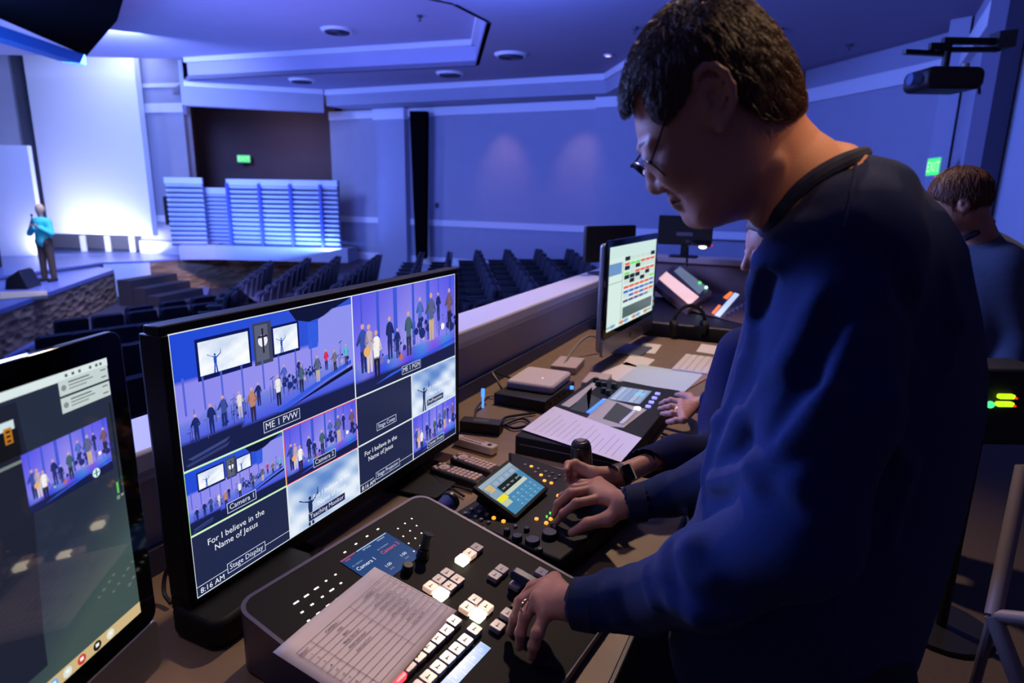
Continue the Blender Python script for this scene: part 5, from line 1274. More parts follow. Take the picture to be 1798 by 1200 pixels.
# ---------------- main operator
base = at(1420, 1200, .93); ROOT = thing('person', 'man in a dark blue sweater and glasses leaning over the control panels', 'person', (base.x, base.y, 0))
DH = .82
head_poly = [(1105, 175), (1104, 150), (1112, 118), (1130, 80), (1158, 40), (1200, 10), (1250, 0), (1305, 12), (1350, 50), (1383, 105), (1398, 150), (1402, 188), (1392, 215), (1385, 260),
             (1370, 300), (1345, 350), (1310, 380), (1288, 390), (1262, 393), (1240, 393), (1222, 389), (1210, 379), (1199, 369), (1190, 361), (1182, 350), (1175, 342), (1168, 330), (1158, 312), (1149, 293), (1140, 276), (1130, 266), (1124, 258), (1117, 236), (1114, 210), (1110, 190)]
def head_T(x, y): return DH+0*x
s = SDF(tuple(min(at(px, py, d)[i] for px, py in ((1080, -30), (1420, -30), (1080, 420), (1420, 420)) for d in (.68, .96)) for i in range(3)),
        tuple(max(at(px, py, d)[i] for px, py in ((1080, -30), (1420, -30), (1080, 420), (1420, 420)) for d in (.68, .96)) for i in range(3)), .0026)
def headfn(G):
    x, y, d = project_px(G); sd_ = poly_sd(head_poly, x, y)*d/FPX
    # narrower face, wider skull
    t = np.clip((y-120)/270, 0, 1); T = .079-.016*t; R = .085-.030*t
    e = 1-np.minimum(1, sd_/R); return (np.sqrt(((d-DH)/T)**2+e*e)-1)*.055
lo, hi = s.lo, s.lo+s.h*np.array(s.n)
s.fn(headfn, lo, hi, 0)
A_ = lambda px, py, dd=0: at(px, py, DH+dd)
# brow ridge, nose, lips, chin, cheek, eye socket
for sg in (-1, 1):
    s.ell(A_(1137, 275, .032*sg), (.014, .014, .012), k=.012, op='s')          # socket
    s.ell(A_(1146, 277, .030*sg), (.0125,)*3, k=.004)                          # eyeball and lid
    s.cap(A_(1128, 262, .012*sg), A_(1143, 254, .042*sg), .0065, .005, .010)  # brow ridge
    s.ell(A_(1166, 326, .0125*sg), (.0085, .010, .0085), k=.006)               # nostril wing
    s.ell(A_(1163, 337, .007*sg), (.0035,)*3, k=.002, op='s')                 # nostril
    s.ell(A_(1180, 290, .040*sg), (.020, .020, .022), k=.02)                   # cheekbone
    s.cap(A_(1172, 335, .020*sg), A_(1200, 358, .034*sg), .0022, .0018, .006, op='s')   # fold beside the mouth
    s.cap(A_(1305, 300, .050*sg), A_(1245, 375, .030*sg), .016, .014, .03)     # jaw line
s.chain([A_(1146, 272), A_(1146, 300), A_(1150, 322)], [.0075, .0085, .0105], .010)
s.ell(A_(1153, 328), (.0105, .0105, .010), k=.006)
s.cap(A_(1183, 349, -.016), A_(1183, 349, .016), .0062, .0062, .008); s.cap(A_(1190, 359, -.014), A_(1190, 359, .014), .0062, .0062, .008)
s.cap(A_(1184, 355, -.020), A_(1184, 355, .020), .0014, .0014, .003, op='s'); s.cap(A_(1184, 354, -.018), A_(1201, 351, -.027), .0014, .0012, .003, op='s'); s.cap(A_(1184, 354, .018), A_(1201, 351, .027), .0014, .0012, .003, op='s')
s.ell(A_(1222, 380), (.016, .018, .014), k=.015)
# near and far ear
for sg in (-1, 1):
    D0 = .070*sg; D1 = .086*sg
    s.ell(A_(1256, 165, (.072)*sg), (.024, .013, .034), R=rot_axes(at(1300, 165, .8)-at(1256, 165, .8), FH), k=.006)
    rim = [(1228, 178, .070), (1219, 152, .078), (1222, 130, .084), (1236, 117, .087), (1254, 116, .089), (1272, 128, .091), (1284, 150, .091), (1288, 175, .089), (1282, 196, .086), (1272, 210, .083), (1266, 222, .080)]
    s.chain([A_(x, y, z*sg) for x, y, z in rim], [.004]+[.0048]*8+[.0055, .0068], .003)
    s.ell(A_(1266, 215, .080*sg), (.0085, .006, .010), k=.005)
    s.chain([A_(1240, 140, .083*sg), A_(1262, 142, .086*sg), A_(1272, 165, .085*sg), A_(1262, 190, .083*sg), A_(1250, 200, .079*sg)], [.0028]*5, .003)
    s.ell(A_(1254, 172, .088*sg), (.0105, .0105, .012), k=.004, op='s')
    s.cap(A_(1238, 130, .091*sg), A_(1272, 140, .094*sg), .003, .003, .003, op='s')
    s.ell(A_(1240, 185, .080*sg), (.005, .004, .006), k=.004)
# neck
neck = [(1285, 210), (1402, 178), (1416, 205), (1440, 230), (1478, 254), (1512, 274), (1505, 320), (1470, 390), (1420, 425), (1372, 425), (1348, 402), (1330, 392), (1310, 380), (1290, 350)]
lo2 = [min(at(px, py, d)[i] for px, py in ((1270, 150), (1600, 150), (1270, 470), (1600, 470)) for d in (.74, 1.0)) for i in range(3)]
hi2 = [max(at(px, py, d)[i] for px, py in ((1270, 150), (1600, 150), (1270, 470), (1600, 470)) for d in (.74, 1.0)) for i in range(3)]
sn_ = SDF(np.minimum(s.lo, lo2), np.maximum(hi, hi2), .0030)
# one field for head and neck
s2_ = SDF(np.minimum(s.lo, lo2), np.maximum(hi, hi2), .0026)
off = [int(round((a-b)/s.h)) for a, b in zip(s.lo, s2_.lo)]
s2_.lo = s.lo-np.array(off)*s.h
n_ = [min(s2_.f.shape[i]-off[i], s.f.shape[i]) for i in range(3)]
s2_.f[off[0]:off[0]+n_[0], off[1]:off[1]+n_[1], off[2]:off[2]+n_[2]] = s.f[:n_[0], :n_[1], :n_[2]]
s2_.fn(inflate(neck, DH+.02, .060, .07), lo2, hi2, .018)
s2_.cap(at(1360, 290, DH-.045), at(1335, 390, DH-.02), .010, .008, .02)
headmesh = s2_.mesh()
HF = s2_
# hands
Zp = onz
nk = [Zp(974, 1017, .868), Zp(954, 1032, .874), Zp(944, 1052, .872), Zp(957, 1080, .862)]
nf = [[Zp(935, 1032, .850), Zp(912, 1058, .825), Zp(905, 1078, .805)], [Zp(917, 1056, .852), Zp(904, 1088, .826), Zp(896, 1110, .800)],
      [Zp(922, 1082, .850), Zp(914, 1112, .824), Zp(912, 1136, .797)], [Zp(944, 1112, .842), Zp(937, 1134, .820), Zp(933, 1153, .795)]]
nw = Zp(1004, 1060, .886)
near_hand = hand(nk, nw, nf, [Zp(985, 1050, .855), Zp(962, 1062, .830), Zp(948, 1085, .805)], rw=.029, sleeve_to=Zp(1050, 1064, .895))
fk = [Zp(1052, 876, .872), Zp(1040, 860, .876), Zp(1044, 851, .872), Zp(1052, 846, .866)]
ff = [[Zp(1012, 884, .872), Zp(989, 902, .845), Zp(977, 918, .818)], [Zp(1003, 866, .874), Zp(980, 885, .845), Zp(972, 905, .820)],
      [Zp(1010, 858, .868), Zp(988, 872, .842), Zp(978, 888, .820)], [Zp(1022, 850, .858), Zp(1003, 858, .838), Zp(994, 868, .822)]]
fw = Zp(1098, 886, .878)
far_hand = hand(fk, fw, ff, [Zp(1068, 912, .850), Zp(1032, 920, .838), Zp(1004, 936, .818)], rw=.030, sleeve_to=Zp(1140, 880, .885))
# inner body (under the clothes), joins neck and arms
sh_n = at(1505, 455, .775); el_n = at(1385, 985, .70); wr_n = Zp(1050, 1064, .895)
sh_f = at(1405, 440, 1.10); el_f = at(1290, 830, 1.17); wr_f = Zp(1140, 880, .885)
pel = at(1420, 1190, .93)
s = sdf_box([sh_n, sh_f, el_n, el_f, wr_n, wr_f, pel, at(1500, 340, .9), Vector((pel.x, pel.y, .05))], .16, .014)
s.cap(at(1450, 330, .85), at(1480, 560, .92), .06, .12, .05).cap(sh_n, sh_f, .045, .045, .04).cap(at(1490, 600, .93), pel, .13, .13, .05)
s.chain([sh_n, at(1455, 720, .735), at(1400, 940, .705), at(1240, 1015, .765), Zp(1120, 1055, .905), wr_n], [.042, .038, .034, .032, .028, .026], .02).chain([sh_f, at(1300, 820, 1.16), Zp(1180, 868, .885), wr_f], [.042, .036, .028, .026], .02)
for sg in (-.09, .09):
    hp_ = pel+FH*sg+Vector((0, 0, -.05)); ft_ = Vector((hp_.x+.03, hp_.y, .08)); s.chain([hp_, hp_.lerp(ft_, .5), ft_], [.075, .05, .04], .03)
body = s.mesh()
bo = np_mesh('body', [headmesh, near_hand, far_hand, body], M_skinm, ROOT, sm=2)
# hair: the scalp shell inside the hair outline
hair_poly = [(1097, 204), (1091, 182), (1095, 140), (1112, 92), (1140, 48), (1175, 10), (1215, -12), (1260, -16), (1312, 0), (1356, 42), (1392, 98), (1407, 150), (1414, 188), (1398, 204), (1372, 212), (1345, 204),
             (1318, 190), (1298, 172), (1293, 148), (1282, 126), (1262, 112), (1240, 108), (1222, 120), (1213, 145), (1206, 168), (1190, 190), (1172, 213), (1160, 214), (1150, 206), (1142, 190), (1136, 165), (1128, 150), (1118, 156), (1110, 176), (1104, 200)]
out_poly = [(1094, 216), (1089, 185), (1095, 140), (1112, 92), (1140, 48), (1175, 10), (1215, -12), (1260, -16), (1312, 0), (1356, 42), (1392, 98), (1407, 150), (1414, 188), (1405, 215), (1390, 270), (1300, 300), (1200, 300), (1120, 250)]
hs = SDF(tuple(min(at(px, py, d)[i] for px, py in ((1070, -40), (1430, -40), (1070, 240), (1430, 240)) for d in (.70, .94)) for i in range(3)),
         tuple(max(at(px, py, d)[i] for px, py in ((1070, -40), (1430, -40), (1070, 240), (1430, 240)) for d in (.70, .94)) for i in range(3)), .0028)
def hairfn(G):
    x, y, d = project_px(G); so = poly_sd(out_poly, x, y)*d/FPX; e = 1-np.minimum(1, so/.088)
    a = (np.sqrt(((d-DH)/.0855)**2+e*e)-1)*.085
    g = G*1.0; nz = np.sin(g[..., 0]*260+3*np.sin(g[..., 2]*90))*np.sin(g[..., 1]*230+2*np.sin(g[..., 0]*120))*.0018+np.sin(g[..., 2]*420+g[..., 0]*300)*.0008
    r_ = -(poly_sd(hair_poly, x+3*np.sin(y*.35), y)*d/FPX); k = .006
    b = r_; h_ = np.clip(.5+.5*(b-(a+nz))/k, 0, 1); return (a+nz)*(1-h_)+b*h_+k*h_*(1-h_)
hs.fn(hairfn, hs.lo, hs.lo+hs.h*np.array(hs.n), 0)
HV, HFc = hs.mesh()
hair_o = np_mesh('hair', [(HV, HFc)], M_hair, ROOT)
# strands combed back over the scalp
def strands(V, F, n, m, parent, flow, L=.022, jit=.25, rad=.00045, keep=None, lift=.0015, inside=None):
    P0_, P1_, P2_ = V[F[:, 0]], V[F[:, 1]], V[F[:, 2]]; N = np.cross(P1_-P0_, P2_-P0_); A_r = np.linalg.norm(N, axis=1)+1e-12; N = N/A_r[:, None]
    idx = rng.choice(len(F), n, p=A_r/A_r.sum()); a, b = rng.rand(n, 1), rng.rand(n, 1)
    P = P0_[idx]+(P1_[idx]-P0_[idx])*a+(V[F[idx, 3]]-P0_[idx])*b; Nn = N[idx]
    cen = V.mean(0); flip = ((P-cen)*Nn).sum(1) < 0; Nn[flip] *= -1
    if keep is not None:
        k = keep(P, Nn); P, Nn = P[k], Nn[k]
    D_ = flow(P)+rng.randn(len(P), 3)*jit; D_ -= Nn*(D_*Nn).sum(1)[:, None]; D_ /= np.linalg.norm(D_, axis=1)[:, None]+1e-9
    Ls = L*(.6+.7*rng.rand(len(P)))
    if inside is not None:
        for _ in range(4):
            x_, y_, d_ = project_px(P+D_*Ls[:, None]); Ls = np.where(poly_sd(inside, x_, y_) < -9, Ls*.6, Ls)
    cu = bpy.data.curves.new('strands', 'CURVE'); cu.dimensions = '3D'; cu.bevel_depth = rad; cu.bevel_resolution = 0; cu.use_fill_caps = False
    for i in range(len(P)):
        l = Ls[i]; sp = cu.splines.new('POLY'); sp.points.add(3); c = []
        for j in range(4):
            t = j/3; q = P[i]+D_[i]*l*t+Nn[i]*(lift*4*t*(1-t)+.0008-.0012*t); c += [*q, 1]
        sp.points.foreach_set('co', c); sp.points.foreach_set('radius', [1, .9, .7, .25])
    o_ = bpy.data.objects.new('t', cu); C.objects.link(o_); dg = bpy.context.evaluated_depsgraph_get(); me = bpy.data.meshes.new_from_object(o_.evaluated_get(dg)); bpy.data.objects.remove(o_); bpy.data.curves.remove(cu)
    me.materials.clear(); me.materials.append(m); o = bpy.data.objects.new('hair_strands', me); C.objects.link(o); o['kind'] = 'stuff'; par(o, parent); return o
hc = np.array(at(1250, 150, DH)); bk = np.array(at(1400, 210, DH))-np.array(at(1240, 0, DH)); bk /= np.linalg.norm(bk)
fdn = np.array(at(1110, 210, DH))-np.array(at(1200, -10, DH)); fdn /= np.linalg.norm(fdn)
def flow(P):
    x, y, d = project_px(P); w_ = np.clip((x-1160)/80, 0, 1)[:, None]; side = np.array([0, 0, -1.0])*np.clip((np.abs(d-DH)-.04)/.04, 0, 1)[:, None]
    return bk*w_+fdn*(1-w_)+side*.7
hs_o = strands(HV, HFc, 15000, mat('hair_strand', (78, 50, 32), .45), ROOT, flow, inside=hair_poly, jit=.32, lift=.0028, rad=.0004); under(hs_o, hair_o)
# glasses
GL_ = bpy.data.objects.new('glasses', None); C.objects.link(GL_); GL_.empty_display_size = .02; par(GL_, ROOT)
g0 = A_(1138, 300); Lx = (at(1158, 317, DH)-at(1120, 284, DH)).normalized(); rm = MB()
fm = mat('dark_glasses_frame', (30, 26, 30), .3, metal=.5)
for sg in (-1, 1):
    c_ = g0+FH*.033*sg; pts = []
    for i in range(28):
        t = 2*PI*i/28; pts.append(c_+Lx*(.0165*math.copysign(abs(math.sin(t))**.8, math.sin(t)))+FH*(.025*math.copysign(abs(math.cos(t))**.8, math.cos(t))))
    under(mbw(MB().tube(pts, .0011, 6, True), 'rim', fm, ROOT), GL_)
    lens = MB(); lens.add([tuple(c_)]+[tuple(p) for p in pts], [(0, 1+i, 1+(i+1) % 28) for i in range(28)])
    lm = mat('lens_clear', (235, 240, 250), .02, trans=1.0); under(mbw(lens, 'lens', lm, ROOT), GL_)
    hinge = c_-Lx*.012+FH*.026*sg; ear_ = A_(1225, 150, .074*sg)
    under(mbw(MB().tube([hinge, A_(1168, 212, .072*sg), A_(1205, 165, .077*sg), ear_, A_(1236, 160, .080*sg)], .0013, 6).box(tuple(hinge), (.004, .004, .004)), 'temple', fm, ROOT), GL_)
under(mbw(MB().tube([g0-FH*.009, g0-Lx*.004+(at(1100, 290, DH)-at(1130, 290, DH)).normalized()*.003, g0+FH*.009], .0012, 6), 'bridge', fm, ROOT), GL_)
# brows
for sg in (-1, 1):
    mbw(MB().tube([A_(1122, 262, .010*sg), A_(1126, 256, .024*sg), A_(1137, 250, .040*sg), A_(1147, 252, .048*sg)], [.002, .0034, .003, .0012], 6), 'eyebrow', M_hair, ROOT)

# sweater
torso = [(1347, 398), (1368, 365), (1410, 325), (1460, 292), (1505, 274), (1530, 276), (1600, 308), (1660, 366), (1702, 438), (1724, 555), (1736, 660), (1731, 742), (1702, 880), (1672, 1000), (1640, 1100), (1606, 1200), (1580, 1290), (1200, 1290), (1182, 1180),
         (1172, 1120), (1195, 1010), (1222, 880), (1262, 740), (1296, 640), (1310, 560), (1324, 470)]
allc = [at(px, py, d) for px, py in ((1000, 230), (1780, 230), (1000, 1300), (1780, 1300)) for d in (.58, 1.30)]
s = SDF([min(p[i] for p in allc) for i in range(3)], [max(p[i] for p in allc) for i in range(3)], .0062)
s.lo[2] = max(s.lo[2], .70)
s = SDF([-.62, .60, .74], [.48, 1.40, 1.66], .0060)
L3 = s.lo; H3 = s.lo+s.h*np.array(s.n)
s.fn(inflate(torso, .93, .185, .15, lambda x, y: .90+.03*np.clip((y-300)/400, 0, 1)), L3, H3, .02)
# yoke over the shoulders
s.chain([at(1400, 450, .80), at(1468, 392, .795), at(1550, 345, .82)], [.045, .047, .042], .03); s.chain([at(1400, 450, 1.0), at(1468, 392, 1.0), at(1550, 345, .98)], [.045, .047, .042], .03)
s.chain([at(1496, 327, .835), at(1545, 352, .85)], [.036, .036], .02)
# near arm
s.chain([at(1500, 440, .785), at(1455, 720, .735), at(1400, 940, .705)], [.078, .072, .068], .03)
s.chain([at(1400, 940, .705), at(1240, 1015, .765), Zp(1120, 1055, .905), Zp(1025, 1061, .893)], [.068, .062, .048, .0405], .03)
# far arm
s.chain([at(1420, 440, 1.06), at(1300, 820, 1.16), Zp(1180, 868, .885), Zp(1112, 884, .880)], [.075, .062, .046, .039], .03)
# folds and creases follow the cloth's own surface
def surf(px, py, fields, d0=.58, d1=1.3):
    r = camdir(px, py); r = np.array(r)/r.dot(FH); ds = np.arange(d0, d1, .002); P = np.array([0, 0, CH])+ds[:, None]*r
    best = None
    for fd in fields:
        q = np.rint((P-fd.lo)/fd.h).astype(int); ok = np.all((q >= 0) & (q < np.array(fd.f.shape)), 1); v = np.full(len(ds), 9.); v[ok] = fd.f[tuple(q[ok].T)]
        k = np.argmax(v < 0)
        if v[k] < 0 and (best is None or ds[k] < best): best = ds[k]
    return best
def on_cloth(pts, off, fields=None):
    out = []
    for x, y in pts:
        d = surf(x, y, fields or [s]); out.append(None if d is None else at(x, y, d+off))
    return [p for p in out if p is not None]
RIDGES = [[(1490, 590), (1445, 690), (1385, 770), (1335, 850)], [(1332, 560), (1312, 640), (1266, 740), (1236, 840)], [(1378, 430), (1338, 500), (1322, 600)], [(1440, 905), (1400, 850), (1330, 820), (1262, 850)],
          [(1372, 800), (1310, 838), (1252, 845)], [(1205, 900), (1218, 960), (1250, 1010)], [(1125, 960), (1140, 1000), (1150, 1060)], [(1065, 1005), (1078, 1040), (1088, 1090)], [(1660, 480), (1672, 560), (1665, 640)],
          [(1395, 400), (1345, 460), (1316, 560)], [(1440, 520), (1390, 640), (1310, 740), (1270, 800)], [(1500, 380), (1420, 410), (1360, 470)], [(1180, 1060), (1230, 1080), (1300, 1075)], [(1560, 700), (1585, 820), (1560, 950)]]
CREASES = [[(1465, 560), (1420, 670), (1355, 760)], [(1290, 880), (1232, 880)], [(1172, 960), (1188, 1040)], [(1352, 480), (1330, 560)], [(1510, 425), (1560, 445), (1600, 520), (1640, 640)], [(1300, 640), (1262, 760)], [(1100, 985), (1112, 1080)]]
rr_ = [on_cloth(f, .003) for f in RIDGES]; cc2 = [on_cloth(f, -.004) for f in CREASES]
for f in rr_:
    if len(f) > 1: s.chain(f, [.004]+[.0085]*(len(f)-2)+[.004], .026)
for f in cc2:
    if len(f) > 1: s.chain(f, [.005]+[.009]*(len(f)-2)+[.005], .018, op='s')
def ripple(f):
    G = np.meshgrid(*[s.lo[i]+s.h*np.arange(s.n[i]) for i in range(3)], indexing='ij'); G = np.stack(G, -1).astype(np.float32)
    x, y, d = project_px(G); ph = ((x-1330)*.85+(y-600)*.30)/26+1.6*np.sin(y/95)+.8*np.sin(x/70)
    mask = np.clip((1560-x)/160, 0, 1)*np.clip((y-430)/120, 0, 1)*np.clip((1010-y)/120, .25, 1)
    ph2 = (x*.9-y*.25)/13; m2 = np.clip((1260-x)/60, 0, 1)*np.clip((y-930)/60, 0, 1)
    return f-(.0022*np.sin(ph)*mask+.0016*np.sin(ph2)*m2+.0012*np.sin(x/33+np.sin(y/60)*2)*np.clip((x-1450)/80, 0, 1)).astype(np.float32)
s.f = np.where(np.abs(s.f) < .05, ripple(s.f), s.f)
f_ = s.f; zz_ = s.lo[2]+s.h*np.arange(s.n[2]); s.f = np.maximum(f_, (.775-zz_)[None, None, :].astype(np.float32))
# cut the neck hole and the cuffs
def cutcap(p0, p1, r): s.cap(p0, p1, r, r, .004, op='s')
cutcap(Zp(1004, 1060, .886), Zp(1030, 1062, .890), .030); cutcap(Zp(1098, 886, .878), Zp(1122, 884, .882), .030)
V, F = s.mesh(); sw_ = np_mesh('sweater', [(V, F)], M_sweat, ROOT, sm=2)
# ribbed collar and cuffs, shoulder seam
mc = mat('sweater_rib', (16, 28, 64), .95, bump=.6, bscale=700)
cl_px = [(1348, 400), (1360, 378), (1380, 354), (1405, 330), (1435, 308), (1468, 290), (1496, 278)]
near_c = on_cloth(cl_px, .002, [s, HF])
col_pts = near_c+[at(1516, 271, .87), at(1498, 276, .915), at(1455, 298, .945), at(1400, 338, .95), at(1362, 378, .92), at(1345, 404, .885)]
mbw(MB().tube(bez(col_pts+[col_pts[0]], 5)[:-1], .0105, 10, True), 'collar', mc, ROOT)
mbw(MB().tube(bez(on_cloth([(1503, 288), (1500, 315), (1494, 345), (1486, 375), (1480, 398)], 0), 4), .0024, 6), 'shoulder_seam', M_sweat, ROOT)
def cuff(p, q, r, name='cuff'):
    p, q = Vector(p), Vector(q); d = (q-p).normalized(); a = d.orthogonal().normalized(); b = d.cross(a)
    mb = MB(); rings = []
    for t, rr in ((0, r*.86), (0, r), (.5, r*1.04), (1, r*1.06)): rings.append([tuple(p.lerp(q, t)+(a*math.cos(2*PI*i/32)+b*math.sin(2*PI*i/32))*(rr+.0006*(i % 2))) for i in range(32)])
    vs = [v for r_ in rings for v in r_]; fs = [(k*32+i, k*32+(i+1) % 32, (k+1)*32+(i+1) % 32, (k+1)*32+i) for k in range(3) for i in range(32)]
    return mb.add(vs, fs)
mbw(cuff(Zp(1008, 1060, .888), Zp(1046, 1063, .894), .0405), 'cuff', mc, ROOT); mbw(cuff(Zp(1100, 886, .879), Zp(1132, 883, .884), .0385), 'cuff', mc, ROOT)
mbw(MB().tube([Zp(922, 1064, .868)+Vector(v) for v in [(.0105*math.cos(t)*.3, .0105*math.cos(t), .0105*math.sin(t)) for t in [2*PI*i/20 for i in range(20)]]], .0014, 6, True), 'ring', M_gold, ROOT)
# trousers and shoes
def legs(root, pel, gap_dir, z_hip, m, shoe_dir, rr=.105):
    s = SDF((pel.x-.32, pel.y-.32, .05), (pel.x+.32, pel.y+.32, z_hip+.14), .012)
    s.ell((pel.x, pel.y, z_hip), (.155, .165, .13), k=.02)
    for sg in (-.10, .10):
        h_ = Vector((pel.x, pel.y, z_hip))+gap_dir*sg; f_ = Vector((h_.x, h_.y, .10))+gap_dir*sg*.3; s.chain([h_, h_.lerp(f_, .5), f_], [rr, rr*.78, rr*.66], .03)
        sp_ = Vector((f_.x, f_.y, 0)); ax = shoe_dir.normalized(); Mx = frame((sp_.x, sp_.y, .045), ax, Vector((0, 0, 1)).cross(ax)); 
        mbw(MB().rbox((.06, 0, 0), (.29, .10, .09), .045, 'z', M=Mx), 'shoe', M_shoe, root, bevel=.02)
    V, F = s.mesh(); np_mesh('trousers', [(V, F)], m, root)
faceL = -RH
legs(ROOT, pel, FH, .78, M_jean, faceL)

# ---------------- second operator, mostly hidden behind the man
b2 = at(1385, 620, 1.98); R2 = thing('person', 'person in a navy long-sleeved shirt working behind the man in the sweater, wearing a watch', 'person', (b2.x, b2.y, 0))
hc2 = at(1368, 440, 1.85); s = sdf_box([hc2, at(1400, 600, 1.9)], .16, .005)
fx = (at(1200, 470, 1.85)-at(1300, 440, 1.85)).normalized()   # looks left and down
upv = fx.cross(FH).normalized();
if upv.z < 0: upv = -upv
RX = rot_axes(fx, FH)
def h2(f, sd_, u): return hc2+fx*f+FH*sd_+upv*u
s.ell(h2(-.01, 0, .02), (.098, .078, .105), RX, k=.02).ell(h2(.035, 0, -.05), (.055, .055, .065), RX, k=.03)
s.chain([h2(.085, 0, .02), h2(.105, 0, -.018)], [.008, .012], .01).ell(h2(.072, 0, -.095), (.018, .02, .016), k=.02).cap(h2(.085, -.016, -.052), h2(.085, .016, -.052), .007, .007, .008)
for sg in (-1, 1): s.ell(h2(.08, .03*sg, .018), (.014,)*3, k=.008, op='s').ell(h2(.076, .03*sg, .016), (.012,)*3, k=.003).ell(h2(-.01, .078*sg, -.005), (.018, .010, .030), k=.006)
s.cap(h2(-.03, 0, -.05), at(1400, 560, 1.93), .056, .062, .03)
hm = s.mesh()
bw = Zp(1092, 834, .862)
bk_ = [Zp(1044, 838, .872), Zp(1040, 828, .882), Zp(1036, 836, .858), Zp(1036, 846, .848)]
bf = [[Zp(1012, 822, .885), Zp(1000, 822, .880), Zp(996, 834, .872)], [Zp(1010, 814, .895), Zp(998, 816, .892), Zp(994, 826, .888)], [Zp(1010, 832, .870), Zp(1000, 834, .862), Zp(996, 842, .856)], [Zp(1012, 846, .850), Zp(1002, 848, .846), Zp(998, 852, .842)]]
bh1 = hand(bk_, bw, bf, [Zp(1058, 850, .850), Zp(1036, 858, .845), Zp(1022, 866, .846)], rw=.029, h=.003, sleeve_to=Zp(1140, 812, .872))
rw_ = Zp(1222, 712, .828)
rk = [Zp(1196, 706, .838), Zp(1196, 716, .838), Zp(1197, 727, .834), Zp(1200, 738, .828)]
rf = [[Zp(1178, 703, .836), Zp(1168, 706, .826), Zp(1160, 709, .815)], [Zp(1178, 714, .836), Zp(1168, 716, .826), Zp(1158, 718, .815)], [Zp(1180, 726, .832), Zp(1170, 727, .822), Zp(1162, 727, .812)], [Zp(1186, 739, .822), Zp(1178, 741, .812), Zp(1172, 741, .802)]]
bh2 = hand(rk, rw_, rf, [Zp(1212, 698, .82), Zp(1198, 694, .81), Zp(1188, 694, .802)], rw=.028, h=.003, sleeve_to=Zp(1260, 700, .86))
s = SDF((b2.x-.75, b2.y-.75, .3), (b2.x+.4, b2.y+.55, 1.25), .02); s.cap(at(1395, 590, 1.93), Vector((b2.x, b2.y, .55)), .10, .13, .05)
s.chain([at(1330, 640, 1.78), at(1260, 800, 1.66), Zp(1140, 812, .872)], [.05, .04, .03], .02).chain([at(1440, 620, 2.1), at(1350, 740, 2.1), Zp(1260, 700, .86)], [.05, .04, .03], .02)
np_mesh('body', [hm, bh1, bh2, s.mesh()], M_skinm, R2, sm=1)
s = SDF((b2.x-.75, b2.y-.65, .42), (b2.x+.5, b2.y+.6, 1.40), .008)
s.cap(at(1345, 625, 1.84), at(1455, 615, 2.06), .085, .085, .05).cap(at(1395, 600, 1.93), at(1400, 640, 1.95), .13, .15, .05).cap(at(1395, 660, 1.95), Vector((b2.x, b2.y, .58)), .16, .17, .08)
s.chain([at(1318, 640, 1.80), at(1275, 735, 1.74), at(1262, 800, 1.62)], [.080, .072, .060], .03).chain([at(1262, 800, 1.62), Zp(1190, 800, .880), Zp(1128, 815, .870)], [.060, .050, .040], .03)
s.chain([at(1440, 620, 2.1), at(1370, 720, 2.08), Zp(1250, 704, .860)], [.075, .06, .042], .03)
s.cap(at(1310, 625, 1.80), at(1290, 680, 1.80), .085, .08, .04)
s.cap(Zp(1092, 834, .862), Zp(1134, 813, .871), .031, .031, .004, op='s')
V, F = s.mesh(); np_mesh('shirt', [(V, F)], M_shirt2, R2, sm=2)
s = sdf_box([hc2], .16, .006); s.ell(h2(-.02, 0, .035), (.108, .088, .112), RX, k=.01).ell(h2(.075, 0, -.03), (.085, .10, .11), RX, k=.02, op='s').ell(h2(-.02, 0, -.12), (.10, .12, .07), RX, k=.02, op='s')
V, F = s.mesh(); np_mesh('hair', [(V, F)], mat('grey_hair', (96, 84, 84), .6, noise=.4, nscale=90), R2)
wc = Zp(1085, 838, .868); ad = (Zp(1104, 828, .866)-Zp(1066, 844, .868)).normalized(); aa = ad.orthogonal().normalized(); ab = ad.cross(aa)
band = MB(); rings = [[tuple(wc+ad*t+(aa*math.cos(2*PI*i/28)+ab*math.sin(2*PI*i/28))*.0325) for i in range(28)] for t in (-.012, .012)]
band.add([v for r_ in rings for v in r_], [(i, (i+1) % 28, 28+(i+1) % 28, 28+i) for i in range(28)]); mbw(band, 'watch_band', M_blk, R2)
toC = (EYE-wc); toC = (toC-ad*toC.dot(ad)).normalized(); sd2 = ad.cross(toC); WM = Matrix((ad, sd2, toC)).transposed().to_4x4(); WM.translation = wc+toC*.034
wb_ = [o_ for o_ in C.objects if o_.name.startswith('watch_band')][0]; under(mbw(MB().rbox((0, 0, 0), (.034, .040, .009), .008, 'z', M=WM), 'watch_case', M_glass, R2, bevel=.001), wb_); under(mbw(MB().rbox((.0165, 0, .001), (.003, .040, .010), .001, 'z', M=WM), 'watch_edge', mat('watch_steel_glint', (220, 190, 170), .2, metal=.7, emit=(200, 170, 150), estr=.15), R2), wb_)  # glint on the watch edge put in as a faint glow
pr = Zp(1188, 716, .840); mbw(MB().ball(tuple(pr), .0045).tube([pr+Vector((.002*math.cos(t), .0098*math.cos(t), -.006+.0098*math.sin(t))) for t in [2*PI*i/16 for i in range(16)]], .0016, 6, True), 'ring', mat('ring_glint', (255, 235, 220), .1, metal=1, emit=(255, 240, 225), estr=.5), R2)  # the ring's sparkle is put in as emission
s = SDF((b2.x-.6, b2.y-.4, .05), (b2.x+.3, b2.y+.4, .75), .014)
s.ell((b2.x, b2.y, .58), (.17, .19, .12), k=.02)
